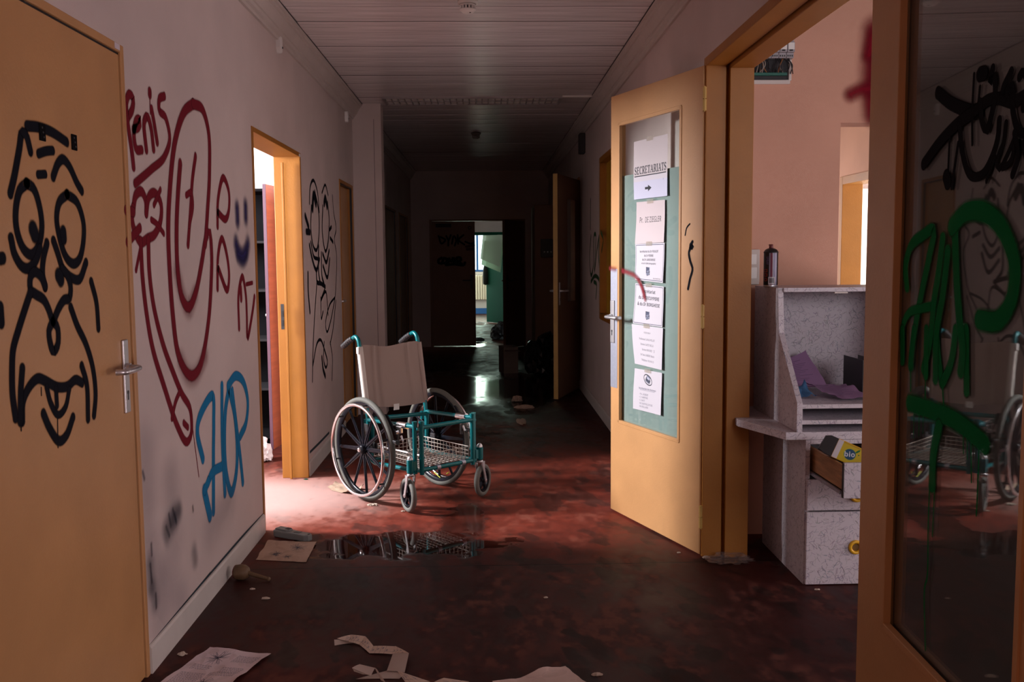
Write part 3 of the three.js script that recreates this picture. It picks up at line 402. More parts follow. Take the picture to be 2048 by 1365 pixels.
  dirt([0.05, 0.055, 0.07], 0.03, 0.5, [[285, 945, 288, 958], [300, 1130, 303, 1165], [311, 1190, 312, 1215], [345, 1020, 352, 1045], [332, 1055, 338, 1072], [385, 1015, 386, 1022], [302, 1090, 303, 1110], [337, 1030, 341, 1052], [349, 1030, 351, 1040]]);
  dirt([0.1, 0.1, 0.15], 0.3, 0.16, [[290, 900, 295, 1000], [340, 960, 350, 1080], [420, 1060, 460, 1000], [300, 1100, 320, 1230], [330, 1150, 360, 1200]]);
  dirt([0.035, 0.05, 0.06], 0.024, 0.9, [[298, 1297, 350, 1234, 400, 1174, 450, 1115, 490, 1069, 527, 1030], [[0.7], 350, 1234, 420, 1148], [620, 905, 640, 885, 658, 866]], 'spray');
}
graffiti('graffiti', wallR, 'tall thin green tag', [
  [1158, 210, 1157, 360], [1160, 400, 1153, 520, 1160, 605, 1172, 560, 1176, 400, 1186, 400, 1182, 500, 1178, 590, 1192, 470, 1204, 400, 1200, 490, 1204, 560, 1208, 585], [1160, 640, 1180, 610, 1200, 625, 1208, 650], [1175, 640, 1190, 660, 1186, 725], [1212, 380, 1224, 420, 1216, 480]].map((s) => s),
  { zoom: Z6, place: (u, v) => onX(u, v, XR), normal: v3(-1, 0, 0), color: [0.02, 0.09, 0.03], width: 0.05, soft: 'spray', opacity: 0.85 });
{ // black squiggle on the open leaf's hinge stile, red sweep across its glass
  const facing = (leaf, s) => v3(Math.sin(leaf.rotation.y) * s, 0, Math.cos(leaf.rotation.y) * s);
  const planeOf = (leaf, n, off) => (u, v) => { const w = ray(u, v), dir = v3(w[0], w[1], -w[2]), c = leaf.position.clone().addScaledVector(n, off), t = c.sub(camera.position).dot(n) / dir.dot(n); return camera.position.clone().addScaledVector(dir, t); };
  const nrm = facing(openLeaf, -1), plane = (off) => planeOf(openLeaf, nrm, off);
  graffiti('graffiti', openLeaf, 'black sprayed squiggle', [[[0.5], 325, 632, 330, 608, 341, 594], [350, 655, 340, 672, 350, 676, 352, 664, 338, 690, 342, 720, 350, 748, 342, 780, 335, 815]], { zoom: ZD, place: plane(0), normal: nrm, color: black, width: 0.021, soft: 'spray' });
  const sweep = { zoom: PX, normal: nrm, color: [0.24, 0.02, 0.03], width: 0.045, soft: 'mist' };
  graffiti('graffiti', openLeaf, 'faint dark red spray on the stile', [[1220, 537, 1231, 539]], { ...sweep, place: plane(0.0028), opacity: 0.5 });
  graffiti('graffiti', openLeaf, 'dark red spray sweep over the notices', [[[1], 1240, 541, 1254, 545, 1270, 553, 1281, 568, 1288, 592], [[0.8], 1277, 560, 1287, 585, 1290, 600]], { ...sweep, place: plane(-0.0085), opacity: 0.7 });
  const NL = facing(nearLeaf, 1), pane = planeOf(nearLeaf, NL, -0.0165);
  graffiti('graffiti', nearLeaf, 'black marker tag', [
    [[1.5], 305, 362, 350, 400, 410, 428, 455, 440], [[1.5], 452, 432, 385, 480, 312, 555, 250, 640], [[1.3], 452, 432, 500, 392, 545, 385, 600, 398, 650, 372, 700, 380], [[0.5], 447, 290, 440, 430, 440, 562], [[0.5], 470, 340, 460, 440], [[1.6], 470, 290, 486, 286], [520, 268, 506, 335, 522, 290, 530, 360, 512, 460, 498, 510, 480, 480, 470, 400], [592, 280, 560, 350, 556, 400, 592, 330, 600, 440, 625, 518, 660, 520], [625, 300, 640, 280, 660, 330, 640, 420],
    [[0.5], 352, 532, 346, 662], [[1.7], 338, 690, 344, 712], [390, 480, 400, 590, 432, 685, 480, 680, 515, 620, 540, 540, 546, 470], [[0.7], 572, 480, 562, 560, 535, 630, 545, 660, 580, 600, 605, 540], [[0.7], 610, 545, 590, 630, 560, 655], [[0.6], 385, 560, 360, 732], [[0.5], 530, 610, 495, 708], [[0.9], 606, 520, 618, 610, 598, 682], [[0.8], 640, 560, 660, 640, 690, 520],
  ], { zoom: RA, place: pane, normal: NL, color: [0.004, 0.004, 0.006], width: 0.021, soft: 'crisp' });
  graffiti('graffiti', nearLeaf, 'bright green sprayed tag', [
    [185, 1120, 180, 1040, 200, 962, 245, 920, 290, 898, 272, 1000, 245, 1130, 225, 1230, 205, 1365, 200, 1430], [[0.8], 168, 1365, 166, 1290, 190, 1225, 240, 1205, 290, 1195], [325, 930, 310, 1050, 290, 1180, 280, 1290, 268, 1365, 250, 1440], [[1.1], 372, 900, 378, 1080, 390, 1250, 402, 1365, 395, 1450], [345, 980, 325, 1150, 300, 1300, 296, 1480], [[1.5], 362, 885, 410, 832, 490, 830, 560, 900, 604, 1030, 592, 1170, 540, 1250, 468, 1248],
  ], { zoom: RA, place: pane, normal: NL, color: [0.0, 0.145, 0.035], width: 0.036, soft: 'spray', opacity: 0.92 });
  graffiti('graffiti', nearLeaf, 'bright green sprayed drips', [
    [205, 0, 205, 120], [250, 0, 236, 135], [298, 0, 296, 175], [335, 0, 342, 100, 356, 205], [410, 0, 392, 125, 360, 205], [450, 0, 452, 238], [[0.3], 236, 130, 236, 235], [[0.25], 294, 170, 292, 290], [[0.3], 358, 200, 364, 290],
    [[1.6], 232, 285, 300, 308, 400, 348, 465, 395, 522, 445], [[1.3], 345, 375, 325, 470, 318, 605], [[0.25], 310, 600, 304, 760, 300, 960, 290, 1000, 293, 1240], [[0.2], 330, 600, 320, 800], [[0.25], 502, 440, 497, 600, 491, 718], [[0.2], 470, 420, 472, 590], [[0.15], 250, 300, 247, 420], [[0.15], 270, 300, 268, 410], [[0.15], 285, 305, 284, 400], [[0.15], 440, 400, 441, 480], [[0.15], 455, 410, 456, 500],
  ], { zoom: RB, place: pane, normal: NL, color: [0.0, 0.145, 0.035], width: 0.034, soft: 'spray', opacity: 0.92 });
}
graffiti('graffiti', scene.getObjectByName('wall_reception_back'), 'dark red spray cloud', [[[1.6], 1752, 60, 1746, 150, 1752, 225], [[1.2], 1756, 130, 1748, 200, 1754, 235], [[0.9], 1702, 189, 1722, 180, 1750, 178], [[0.9], 1746, 70, 1738, 110]], { zoom: PX, place: (u, v) => onD(u, v, 4.6), normal: v3(0, 0, 1), color: [0.2, 0.006, 0.018], width: 0.13, soft: 'mist', opacity: 0.85 });

// ---------------------------------------------------------------- wheelchair: local x forward, y up, z towards the wheel nearer the viewer
const chair = thing('wheelchair', 'empty teal wheelchair without a seat, beige canvas back and wire basket, standing in the corridor', 'wheelchair', [-0.497, 0, 5.549], -49.1);
{
  const tube = 0.0125;
  const spin = (g, a) => g.rotateZ(a);
  function rearWheel(side) {
    const w = part('rear_wheel', chair); w.position.set(-0.02, 0.302, side * 0.268); const o = side;
    obj('tyre', new THREE.TorusGeometry(0.287, 0.0155, 14, 72), M.tyre, w);
    obj('rim', lathe([[0.272, -0.012], [0.276, -0.011], [0.279, 0], [0.276, 0.011], [0.272, 0.012], [0.256, 0.008], [0.254, 0], [0.256, -0.008], [0.272, -0.012]], 64).rotateX(Math.PI / 2), M.blackGloss, w);
    for (let k = 0; k < 12; k++) { const a = (k + 0.13) * Math.PI / 6; obj('spoke', [prism([[0.02, -0.0135], [0.259, -0.0075], [0.259, 0.0075], [0.02, 0.0135]], 0.005, 0.001).translate(0, 0, -0.002), prism([[0.02, -0.003], [0.259, -0.0022], [0.259, 0.0022], [0.02, 0.003]], 0.016, 0).translate(0, 0, -0.008)].map((g) => flat([g]).rotateZ(a)), M.blackGloss, w); }
    obj('hub', [lathe([[0, -0.03], [0.02, -0.03], [0.026, -0.02], [0.03, 0], [0.026, 0.02], [0.021, 0.03], [0, 0.03]], 24).rotateX(Math.PI / 2)], M.blackGloss, w);
    obj('hub_cap', lathe([[0, 0.014], [0.008, 0.013], [0.013, 0.009], [0.014, 0]], 20).rotateX(o * Math.PI / 2).translate(0, 0, o * 0.03), M.chrome, w);
    obj('hand_rim', new THREE.TorusGeometry(0.262, 0.0095, 12, 72).translate(0, 0, o * 0.05), M.chrome, w);
    for (let k = 0; k < 6; k++) { const a = k * Math.PI / 3 + 0.35; obj('rim_standoff', bar([Math.cos(a) * 0.264, Math.sin(a) * 0.264, 0], [Math.cos(a) * 0.262, Math.sin(a) * 0.262, o * 0.05], 0.005, 8), M.black, w); }
    obj('axle', bar([0, 0, -o * 0.03], [0, 0, -o * 0.075], 0.011, 12), M.alu, w);
    return w;
  }
  rearWheel(1); rearWheel(-1);
  for (const [p, q] of [[[-0.05, 0.075], [0.01, 0.05]], [[0.075, 0.085], [0.1, 0.1]]]) obj('reflector_strip', bar([...p, -0.262], [...q, -0.262], 0.003, 6), std(lin(0.5, 0.55, 0.03), 0.5), chair);
  // frame tubes
  for (const s of [1, -1]) {
    const z = s * 0.212;
    const f = part('side_frame', chair);
    obj('back_post', pipe([[-0.055, 0.27, z], [-0.058, 0.46, z], [-0.075, 0.58, z], [-0.105, 0.76, z], [-0.128, 0.885, z], [-0.142, 0.925, z], [-0.17, 0.942, z], [-0.205, 0.93, z], [-0.225, 0.92, z]], tube, 12, 60), M.teal, f);
    obj('grip', [pipe([[-0.2, 0.932, z], [-0.245, 0.912, z], [-0.29, 0.886, z], [-0.308, 0.876, z]], 0.0165, 14, 20), ...[0, 1, 2, 3, 4].map((k) => new THREE.TorusGeometry(0.0165, 0.0022, 6, 16).rotateY(Math.PI / 2).rotateZ(0.5).translate(-0.225 - k * 0.018, 0.9215 - k * 0.0095, z))], M.black, f);
    obj('seat_rail', bar([-0.055, 0.462, z], [0.395, 0.478, z], tube), M.teal, f);
    obj('bottom_rail', pipe([[-0.03, 0.45, z - s * 0.012], [-0.036, 0.3, z - s * 0.012], [-0.03, 0.235, z], [0.0, 0.218, z], [0.1, 0.22, z], [0.395, 0.232, z]], tube, 12, 50), M.teal, f);
    obj('front_post', [bar([0.395, 0.215, z], [0.395, 0.502, z], tube), bar([0.395, 0.5, z], [0.395, 0.507, z], 0.0145)], M.teal, f);
    obj('axle_bracket', [span(-0.07, 0.03, 0.27, 0.335, z - 0.004, z + 0.004, 0.002), span(-0.075, -0.035, 0.26, 0.44, z + s * 0.012, z + s * 0.018, 0.002)], M.black, f);
    obj('arm_socket', bar([-0.098, 0.41, z], [-0.098, 0.46, z], 0.011), M.teal, f);
    obj('caster_housing', [lathe([[0, 0], [0.0195, 0], [0.0205, 0.003], [0.0205, 0.07], [0.0195, 0.073], [0, 0.073]], 20).translate(0.402, 0.228, s * 0.25), span(0.385, 0.412, 0.235, 0.29, s * 0.212, s * 0.245, 0.003)], M.teal, f);
    obj('stem_cap', lathe([[0, 0.022], [0.008, 0.021], [0.012, 0.016], [0.0165, 0.01], [0.017, 0]], 16).translate(0.402, 0.301, s * 0.25), M.alu, f);
    // wheel lock: clamp on the rail, black lever, pad in front of the tyre
    const b = part('wheel_lock', chair);
    obj('clamp', [bar([0.245, 0.472, z - 0.0], [0.33, 0.475, z], 0.0185, 16), span(0.25, 0.3, 0.43, 0.468, z + s * 0.008, z + s * 0.024, 0.004), bar([0.262, 0.43, z + s * 0.01], [0.262, 0.43, z + s * 0.034], 0.011, 12), bar([0.285, 0.415, z + s * 0.012], [0.3, 0.385, z + s * 0.012], 0.006, 8)], M.chrome, b);
    obj('lock_lever', [bar([0.262, 0.43, z + s * 0.03], [0.215, 0.475, z + s * 0.032], 0.0055, 10), bar([0.222, 0.468, z + s * 0.032], [0.178, 0.515, z + s * 0.034], 0.0095, 12, 0.011)], M.blackGloss, b);
    obj('lock_pad', [span(0.255, 0.268, 0.36, 0.43, z + s * 0.01, z + s * 0.026, 0.002), span(0.225, 0.3, 0.375, 0.393, z + s * 0.03, z + s * 0.06, 0.004)], M.black, b);
  }
  // removable front cross frame: inner posts with upper and lower bars
  const c = part('cross_frame', chair);
  for (const s of [1, -1]) obj('inner_post', [bar([0.418, 0.21, s * 0.183], [0.418, 0.5, s * 0.183], 0.0135), bar([0.418, 0.495, s * 0.183], [0.418, 0.508, s * 0.183], 0.0155), bar([0.418, 0.3, s * 0.183], [0.418, 0.304, s * 0.183], 0.019), span(0.39, 0.42, 0.46, 0.474, s * 0.183, s * 0.212, 0.002), span(0.39, 0.42, 0.225, 0.239, s * 0.183, s * 0.212, 0.002)], M.teal, c);
  obj('front_bar', bar([0.418, 0.472, -0.183], [0.418, 0.472, 0.183], tube), M.teal, c);
  obj('front_bar', bar([0.418, 0.234, -0.183], [0.418, 0.234, 0.183], tube), M.teal, c);
  for (const z of [0.06, -0.12]) obj('tape_wrap', bar([0.418, 0.234, z], [0.418, 0.234, z + 0.024], 0.0165, 12), M.galva, c);
  obj('rear_bar', bar([-0.035, 0.452, -0.205], [-0.035, 0.468, 0.205], tube), M.teal, chair);
  obj('rear_bar', bar([-0.03, 0.228, -0.205], [-0.03, 0.228, 0.205], 0.011), M.teal, chair);
  // canvas back: sags between the posts, folded round them, two stitched seams
  {
    const N = 40, R = 24, pos = [], uv = [], idx = [];
    const post = (y) => (y > 0.58 ? -0.075 - (y - 0.58) * 0.171 : -0.06 - (y - 0.5) * 0.19);
    for (let j = 0; j <= R; j++) for (let i = 0; i <= N; i++) {
      const t = i / N, q = j / R, s = (t - 0.5) * 2, low = 0.535 - 0.022 * (1 - s * s) + 0.012 * s, top = 0.892 - 0.012 * (1 - s * s) + 0.006 * Math.sin(t * 9), y = low + (top - low) * q;
      const sag = 0.03 * (1 - s * s) + 0.012 * (1 - s * s) * Math.sin(q * 3.1), wrap = Math.abs(s) > 0.9 ? (Math.abs(s) - 0.9) * 0.16 : 0, fold = 0.014 * Math.exp(-Math.pow((s - 0.6 + 0.06 * q) / 0.045, 2)) * (0.6 + 0.4 * q) - 0.012 * Math.exp(-Math.pow((s - 0.47 + 0.06 * q) / 0.08, 2)) + 0.014 * Math.exp(-Math.pow((s + 0.6 - 0.05 * q) / 0.03, 2)) * (0.5 + 0.5 * q), z = s * (0.226 - 0.004 * q);
      pos.push(post(y) - sag + 0.016 - wrap + fold, y, z); uv.push(t * 0.45, q * 0.36);
      if (i < N && j < R) { const a = j * (N + 1) + i; idx.push(a, a + 1, a + N + 1, a + 1, a + N + 2, a + N + 1); }
    }
    const g = new THREE.BufferGeometry(); g.setAttribute('position', new THREE.Float32BufferAttribute(pos, 3)); g.setAttribute('uv', new THREE.Float32BufferAttribute(uv, 2)); g.setIndex(idx); g.computeVertexNormals();
    const back = g.clone(), bp = back.attributes.position; for (let i = 0; i < bp.count; i++) bp.setX(i, bp.getX(i) - 0.007); back.setIndex(idx.slice().reverse()); back.computeVertexNormals();
    const b = obj('backrest', [g, back], M.canvas, chair, true);
    for (const s of [1, -1]) obj('sleeve', pipe([0.53, 0.6, 0.7, 0.8, 0.885].map((y) => [post(y) + 0.001, y, s * 0.214]), 0.0185, 12, 20), s > 0 ? std(lin(0.6, 0.55, 0.5), 0.8) : M.canvas, b);
    obj('buckle', span(-0.13, -0.108, 0.845, 0.885, 0.228, 0.236, 0.003), M.white, b);
    obj('care_tag', span(-0.066, -0.0655, 0.495, 0.532, -0.018, 0.022), printed(canvas(64, 64, (g, w, h) => { g.fillStyle = '#e6e2dc'; g.fillRect(0, 0, w, h); g.fillStyle = '#555'; for (let k = 0; k < 40; k++) g.fillRect(14 + Math.floor(rr(0, 9)) * 4, 12 + Math.floor(rr(0, 9)) * 4, 4, 4); })), b).rotation.z = 0.0;
  }
  // wire basket under the missing seat
  {
    const x0 = -0.05, x1 = 0.388, z0 = -0.178, z1 = 0.178, y0 = 0.244, y1 = 0.312, r = 0.0016, wires = [], k = part('wire_basket', chair, 'pale wire mesh basket');
    const nx = 15, nz = 12;
    for (let i = 0; i <= nx; i++) { const x = x0 + (x1 - x0) * i / nx; wires.push(bar([x, y0, z0], [x, y0, z1], r, 6)); for (const z of [z0, z1]) wires.push(bar([x, y0, z], [x, y1, z], r, 6)); }
    for (let i = 0; i <= nz; i++) { const z = z0 + (z1 - z0) * i / nz; wires.push(bar([x0, y0, z], [x1, y0, z], r, 6)); for (const x of [x0, x1]) wires.push(bar([x, y0, z], [x, y1, z], r, 6)); }
    for (const y of [y0 + 0.023, y0 + 0.045]) { for (const z of [z0, z1]) wires.push(bar([x0, y, z], [x1, y, z], r, 6)); for (const x of [x0, x1]) wires.push(bar([x, y, z0], [x, y, z1], r, 6)); }
    const wm = std(lin(0.45, 0.4, 0.35), 0.4, { metalness: 0.3 });
    obj('mesh_wire', wires, wm, k);
    obj('basket_rim', [bar([x0, y1, z0], [x1, y1, z0], 0.0028, 8), bar([x0, y1, z1], [x1, y1, z1], 0.0028, 8), bar([x0, y1, z0], [x0, y1, z1], 0.0028, 8), bar([x1, y1, z0], [x1, y1, z1], 0.0028, 8)], wm, k);
    obj('basket_bar', bar([x0 - 0.01, y1 - 0.002, z1 + 0.006], [x1 + 0.02, y1 + 0.004, z1 + 0.006], 0.005, 8), std(lin(0.75, 0.74, 0.72), 0.3), k);
  }
  // casters: fork, grey tyre, black core with five arms; each turned its own way
  for (const [s, turn] of [[1, -13], [-1, -66]]) {
    const k = part('caster', chair); k.position.set(0.402, 0.228, s * 0.25); k.rotation.y = rad(turn);
    const off = -0.035, cy0 = -0.228 + 0.097;
    obj('fork', [lathe([[0, 0], [0.017, 0], [0.02, -0.008], [0.02, -0.016], [0, -0.016]], 16).translate(0, -0.002, 0), ...[-1, 1].map((q) => [prism([[-0.018, -0.012], [0.018, -0.012], [0.012, -0.04], [off + 0.012, cy0 - 0.006], [off, cy0 - 0.015], [off - 0.012, cy0 - 0.006], [-0.014, -0.05]], 0.0045, 0.001).translate(0, 0, q * 0.0225 - 0.0022)]), span(-0.017, 0.017, -0.02, -0.012, -0.025, 0.025, 0.003)], M.alu, k);
    const w = obj('caster_tyre', new THREE.TorusGeometry(0.081, 0.0155, 12, 40).translate(off, cy0, 0), std(lin(0.13, 0.13, 0.115), 0.7), k);
    obj('caster_core', [lathe([[0.058, -0.009], [0.07, -0.011], [0.07, 0.011], [0.058, 0.009], [0.058, -0.009]], 32).rotateX(Math.PI / 2).translate(off, cy0, 0), lathe([[0, -0.014], [0.017, -0.014], [0.018, 0], [0.017, 0.014], [0, 0.014]], 16).rotateX(Math.PI / 2).translate(off, cy0, 0), ...[0, 1, 2, 3, 4].map((i) => flat([prism([[0.012, -0.01], [0.062, -0.006], [0.062, 0.006], [0.012, 0.01]], 0.012, 0.001).translate(0, 0, -0.006)]).rotateZ(i * 1.2566 + 0.4).translate(off, cy0, 0))], M.blackGloss, k);
    obj('axle_bolt', bar([off, cy0, -0.029], [off, cy0, 0.029], 0.006, 10), M.chrome, k);
  }
}
// ---------------------------------------------------------------- notices taped to the open leaf
// a sheet bends slightly; corners given in the leaf's plane as [along, up] in metres from the hinge, seen from the corridor
function notice(label, corners, draw, off, curl = 0.004, tint = lin(0.54, 0.53, 0.58)) {
  const [tl, tr, br, bl] = corners, N = 10, R = 12, pos = [], uv = [], idx = [], ph = rr(0, 6);
  for (let j = 0; j <= R; j++) for (let i = 0; i <= N; i++) {
    const u = i / N, v = j / R, mix = (k) => (tl[k] * (1 - u) + tr[k] * u) * (1 - v) + (bl[k] * (1 - u) + br[k] * u) * v;
    pos.push(mix(0) + 0.042 + 0.003 * Math.sin(v * 5 + ph) * (u < 0.5 ? 1 : 0.4), mix(1), off - curl * (0.3 + Math.abs(Math.sin(u * 2.6 + ph)) * 0.5 + 0.8 * v * v * u)); uv.push(u, 1 - v);
    if (i < N && j < R) { const a = j * (N + 1) + i; idx.push(a, a + 1, a + N + 1, a + 1, a + N + 2, a + N + 1); }
  }
  const g = new THREE.BufferGeometry(); g.setAttribute('position', new THREE.Float32BufferAttribute(pos, 3)); g.setAttribute('uv', new THREE.Float32BufferAttribute(uv, 2)); g.setIndex(idx); g.computeVertexNormals();
  const w = Math.hypot(tl[0] - tr[0], tl[1] - tr[1]), h = Math.hypot(tl[0] - bl[0], tl[1] - bl[1]), t = canvas(512, Math.round(512 * h / w), (c, W, H) => { c.fillStyle = '#f6f2f2'; c.fillRect(0, 0, W, H); draw(c, W, H); });
  const o = thing('notice', label, 'notice', [openLeaf.position.x, 0, -openLeaf.position.z], 110.35, 'paper notices on the glazed door');
  obj('sheet', g, printed(t, tint), o, true);
  const tapeM = new THREE.MeshPhysicalMaterial({ color: lin(0.9, 0.88, 0.84), roughness: 0.2, transmission: 0.9, thickness: 0 });
  for (const [x, y] of [[(tl[0] + tr[0]) / 2, (tl[1] + tr[1]) / 2]]) obj('tape', span(x + 0.012, x + 0.072, y - 0.012, y + 0.01, off - curl - 0.001, off - curl - 0.0013), tapeM, o);
  return o;
}
const text = (c, font, s, x, y, color = '#2a2c36', align = 'center') => { c.font = font; c.fillStyle = color; c.textAlign = align; c.fillText(s, x, y); };
const bookIcon = (c, x, y, s) => { c.save(); c.translate(x, y); c.fillStyle = '#98a0b4'; c.fillRect(-s * 0.7, -s * 0.9, s * 1.4, s * 1.5); c.rotate(-0.5); for (const q of [-1, 1]) { c.fillStyle = '#59617a'; c.strokeStyle = '#20232e'; c.lineWidth = 4; c.beginPath(); c.moveTo(q * s * 0.05 - s * 0.3, -s * 0.75 * q - s * 0.4); c.lineTo(s * 0.7, -s * 0.35 * q - s * 0.1); c.lineTo(s * 0.35, s * 0.5 - q * s * 0.3); c.lineTo(-s * 0.7, s * 0.2 - q * s * 0.3); c.closePath(); c.fill(); c.stroke(); c.strokeStyle = '#c8cede'; c.lineWidth = 2; for (let k = 1; k < 5; k++) { c.beginPath(); c.moveTo(-s * 0.4, -s * 0.4 * q + k * s * 0.09); c.lineTo(s * 0.4, -s * 0.2 * q + k * s * 0.09); c.stroke(); } } c.restore(); };
const frameLine = (c, W, H) => { c.strokeStyle = '#4a5068'; c.lineWidth = 5; c.strokeRect(14, 12, W - 28, H - 24); };
notice('topmost notice on the glazed door, reading SECRETARIATS above a black arrow', [[0.617, 1.986], [0.287, 1.988], [0.281, 1.691], [0.61, 1.692]], (c, W, H) => {
  c.fillStyle = 'rgba(220,190,165,0.25)'; c.fillRect(0, 0, W, H * 0.6);
  c.save(); c.translate(W / 2, H * 0.575); c.scale(0.94, 1.25); text(c, 'bold 66px serif', 'SECRETARIATS', 0, 0); c.restore(); c.fillStyle = '#2a2c36'; c.fillRect(14, H * 0.60, W - 32, 7);
  c.fillStyle = '#eef0ff'; c.fillRect(0, H * 0.70, W, H * 0.3); c.fillStyle = '#23252d'; c.fillRect(180, H * 0.808, 56, 18); c.beginPath(); c.moveTo(226, H * 0.775); c.lineTo(276, H * 0.829); c.lineTo(226, H * 0.884); c.fill(); text(c, '20px sans-serif', '?', 452, H * 0.73);
}, 0.0165);
notice('second notice from the top on the glazed door, reading Pr. DE ZIEGLER', [[0.584, 1.678], [0.306, 1.674], [0.308, 1.468], [0.598, 1.465]], (c, W, H) => { c.fillStyle = 'rgba(235,205,190,0.4)'; c.fillRect(0, 0, W, H); c.save(); c.translate(W / 2, H * 0.5); c.scale(0.92, 1.15); text(c, '62px sans-serif', 'Pr.  DE ZIEGLER', 0, 0, '#24222a'); c.restore(); }, 0.0165);
notice('third notice from the top, framed, listing Dr FOULOT and three more', [[0.598, 1.464], [0.308, 1.466], [0.315, 1.269], [0.596, 1.28]], (c, W, H) => {
  frameLine(c, W, H); text(c, 'bold 27px sans-serif', 'Secrétariat du Dr FOULOT', W / 2 - 10, H * 0.24); text(c, 'bold 27px sans-serif', 'du Dr PIERRE', W / 2 - 10, H * 0.35); text(c, 'bold 27px sans-serif', 'du Dr LANDOWSKI', W / 2 - 10, H * 0.46); text(c, 'bold 19px sans-serif', 'et du Dr UZAN (échographie)', W / 2 - 10, H * 0.55); bookIcon(c, W / 2 - 14, H * 0.75, 44); text(c, 'bold 15px sans-serif', 'Tel. 01 58 41 19 26', W - 110, H * 0.93);
}, 0.0158);
notice('fourth notice, framed, reading Secrétariat du Dr DECUYPERE & du Dr BORGHESE', [[0.596, 1.262], [0.313, 1.251], [0.317, 1.051], [0.616, 1.052]], (c, W, H) => {
  frameLine(c, W, H); text(c, 'bold 44px sans-serif', 'Secrétariat', W / 2, H * 0.21); text(c, 'bold 44px sans-serif', 'du Dr DECUYPERE', W / 2, H * 0.37); text(c, 'bold 44px sans-serif', '& du Dr BORGHESE', W / 2, H * 0.53); bookIcon(c, W / 2, H * 0.77, 46);
}, 0.0158);
notice('fifth notice from the top, a white sheet with five small lines', [[0.632, 1.048], [0.317, 1.047], [0.32, 0.838], [0.599, 0.842]], (c, W, H) => { text(c, '17px serif', 'SECRETARIAT', W / 2, H * 0.19); ['Professeur LAVAU-PILLOT', 'Docteur GAYET DELLE', 'Docteur BOUCHET', 'Dr Yann-LORBERT-Marie', 'Téléphone : 01 58 41 15'].forEach((s, k) => text(c, '21px serif', s, W / 2 - 5, H * (0.36 + 0.13 * k))); text(c, '30px serif', '3', W * 0.73, H * 0.63); }, 0.0165, 0.005);
notice('lowest notice on the glazed door, with a telephone drawing and a name list', [[0.599, 0.818], [0.324, 0.823], [0.327, 0.609], [0.613, 0.603]], (c, W, H) => {
  c.save(); c.translate(W / 2, H * 0.23); c.rotate(0.4); c.fillStyle = '#8b93a6'; c.fillRect(-34, -42, 66, 70); c.lineWidth = 9; c.strokeStyle = '#2c303c'; c.beginPath(); c.ellipse(0, 0, 78, 42, 0, 0, 6.3); c.stroke(); c.fillStyle = '#4a5060'; c.fillRect(-40, -14, 84, 34); c.fillStyle = '#d8dcea'; c.fillRect(-24, -26, 46, 22); c.restore();
  text(c, 'bold 24px serif', 'Secrétariats des Docteurs', W / 2, H * 0.48, '#4a4f63'); c.fillStyle = '#5a5f73'; c.fillRect(W * 0.24, H * 0.495, W * 0.52, 2); ['- P-A. AUBERT', '- C. CAMPENE', '- C. DAUT', '- M. DAUVOLLUCCHE', '- M. ROLLAND'].forEach((s, k) => text(c, '24px serif', s, W * 0.22, H * (0.62 + 0.075 * k), '#454a5a', 'left'));
}, 0.0165, 0.005);

// ---------------------------------------------------------------- on the ceiling and high on the walls
{
  const t = thing('ceiling_light', 'long recessed fluorescent fitting with a pale louvre grid across the ceiling', 'ceiling light', [-0.095, TOP, 8.25]);
  obj('housing', [span(-0.76, 0.76, -0.012, 0.02, -0.17, -0.16), span(-0.76, 0.76, -0.012, 0.02, 0.16, 0.17), span(-0.76, -0.745, -0.012, 0.02, -0.16, 0.16), span(0.745, 0.76, -0.012, 0.02, -0.16, 0.16)], M.louvre, t);
  obj('reflector', span(-0.745, 0.745, -0.001, 0.004, -0.16, 0.16), M.white, t);
  obj('louvre_spine', [span(-0.745, 0.745, -0.010, 0.0, -0.163, -0.159), span(-0.745, 0.745, -0.010, 0.0, -0.003, 0.003), span(-0.745, 0.745, -0.010, 0.0, 0.159, 0.163)], M.louvre, t);
  for (let k = 0; k <= 27; k++) { const x = -0.742 + 1.484 * k / 27; obj('louvre_blade', prism([[-0.006, 0], [0.006, 0], [0.003, -0.010], [-0.003, -0.010]], 0.315).translate(x, 0, -0.158), M.louvre, t); }
  const p = thing('cable_duct', 'thin pale cable duct from the ceiling fitting to the right wall', 'cable duct', [0.66, TOP, 8.02]);
  obj('duct', span(0, 0.25, -0.014, 0, -0.012, 0.012, 0.002), M.white, p);
}
function detector(label, [x, d], mat, darkM) {
  const t = thing('smoke_detector', label, 'smoke detector', [x, TOP, d]);
  obj('base', lathe([[0, 0], [0.052, 0], [0.054, -0.006], [0.052, -0.02], [0, -0.02]], 32).scale(1, 1, 1), mat, t);
  obj('sensor_head', lathe([[0, -0.02], [0.044, -0.02], [0.042, -0.03], [0.0, -0.03]], 32), mat, t);
  for (let k = 0; k < 14; k++) { const a = k * Math.PI / 7; obj('fin', box(0.006, 0.018, 0.01, 0.038, -0.038, 0).rotateY(a), mat, t); }
  obj('chamber', lathe([[0, -0.03], [0.031, -0.03], [0.031, -0.048], [0, -0.048]], 24), darkM, t);
  obj('cap', lathe([[0.043, -0.046], [0.044, -0.05], [0.03, -0.062], [0, -0.066], [0, -0.046]], 32), mat, t);
  obj('indicator', lathe([[0, -0.068], [0.003, -0.067], [0.004, -0.064]], 10).translate(0.012, 0, 0.012), darkM, t);
}
detector('white smoke detector at the top edge of the picture on the near ceiling', [-0.078, 5.09], M.white, M.dark);
detector('dark grey smoke detector on the gloomy ceiling past the light fitting', [-0.087, 10.35], std(lin(0.16, 0.13, 0.12), 0.5), M.dark);
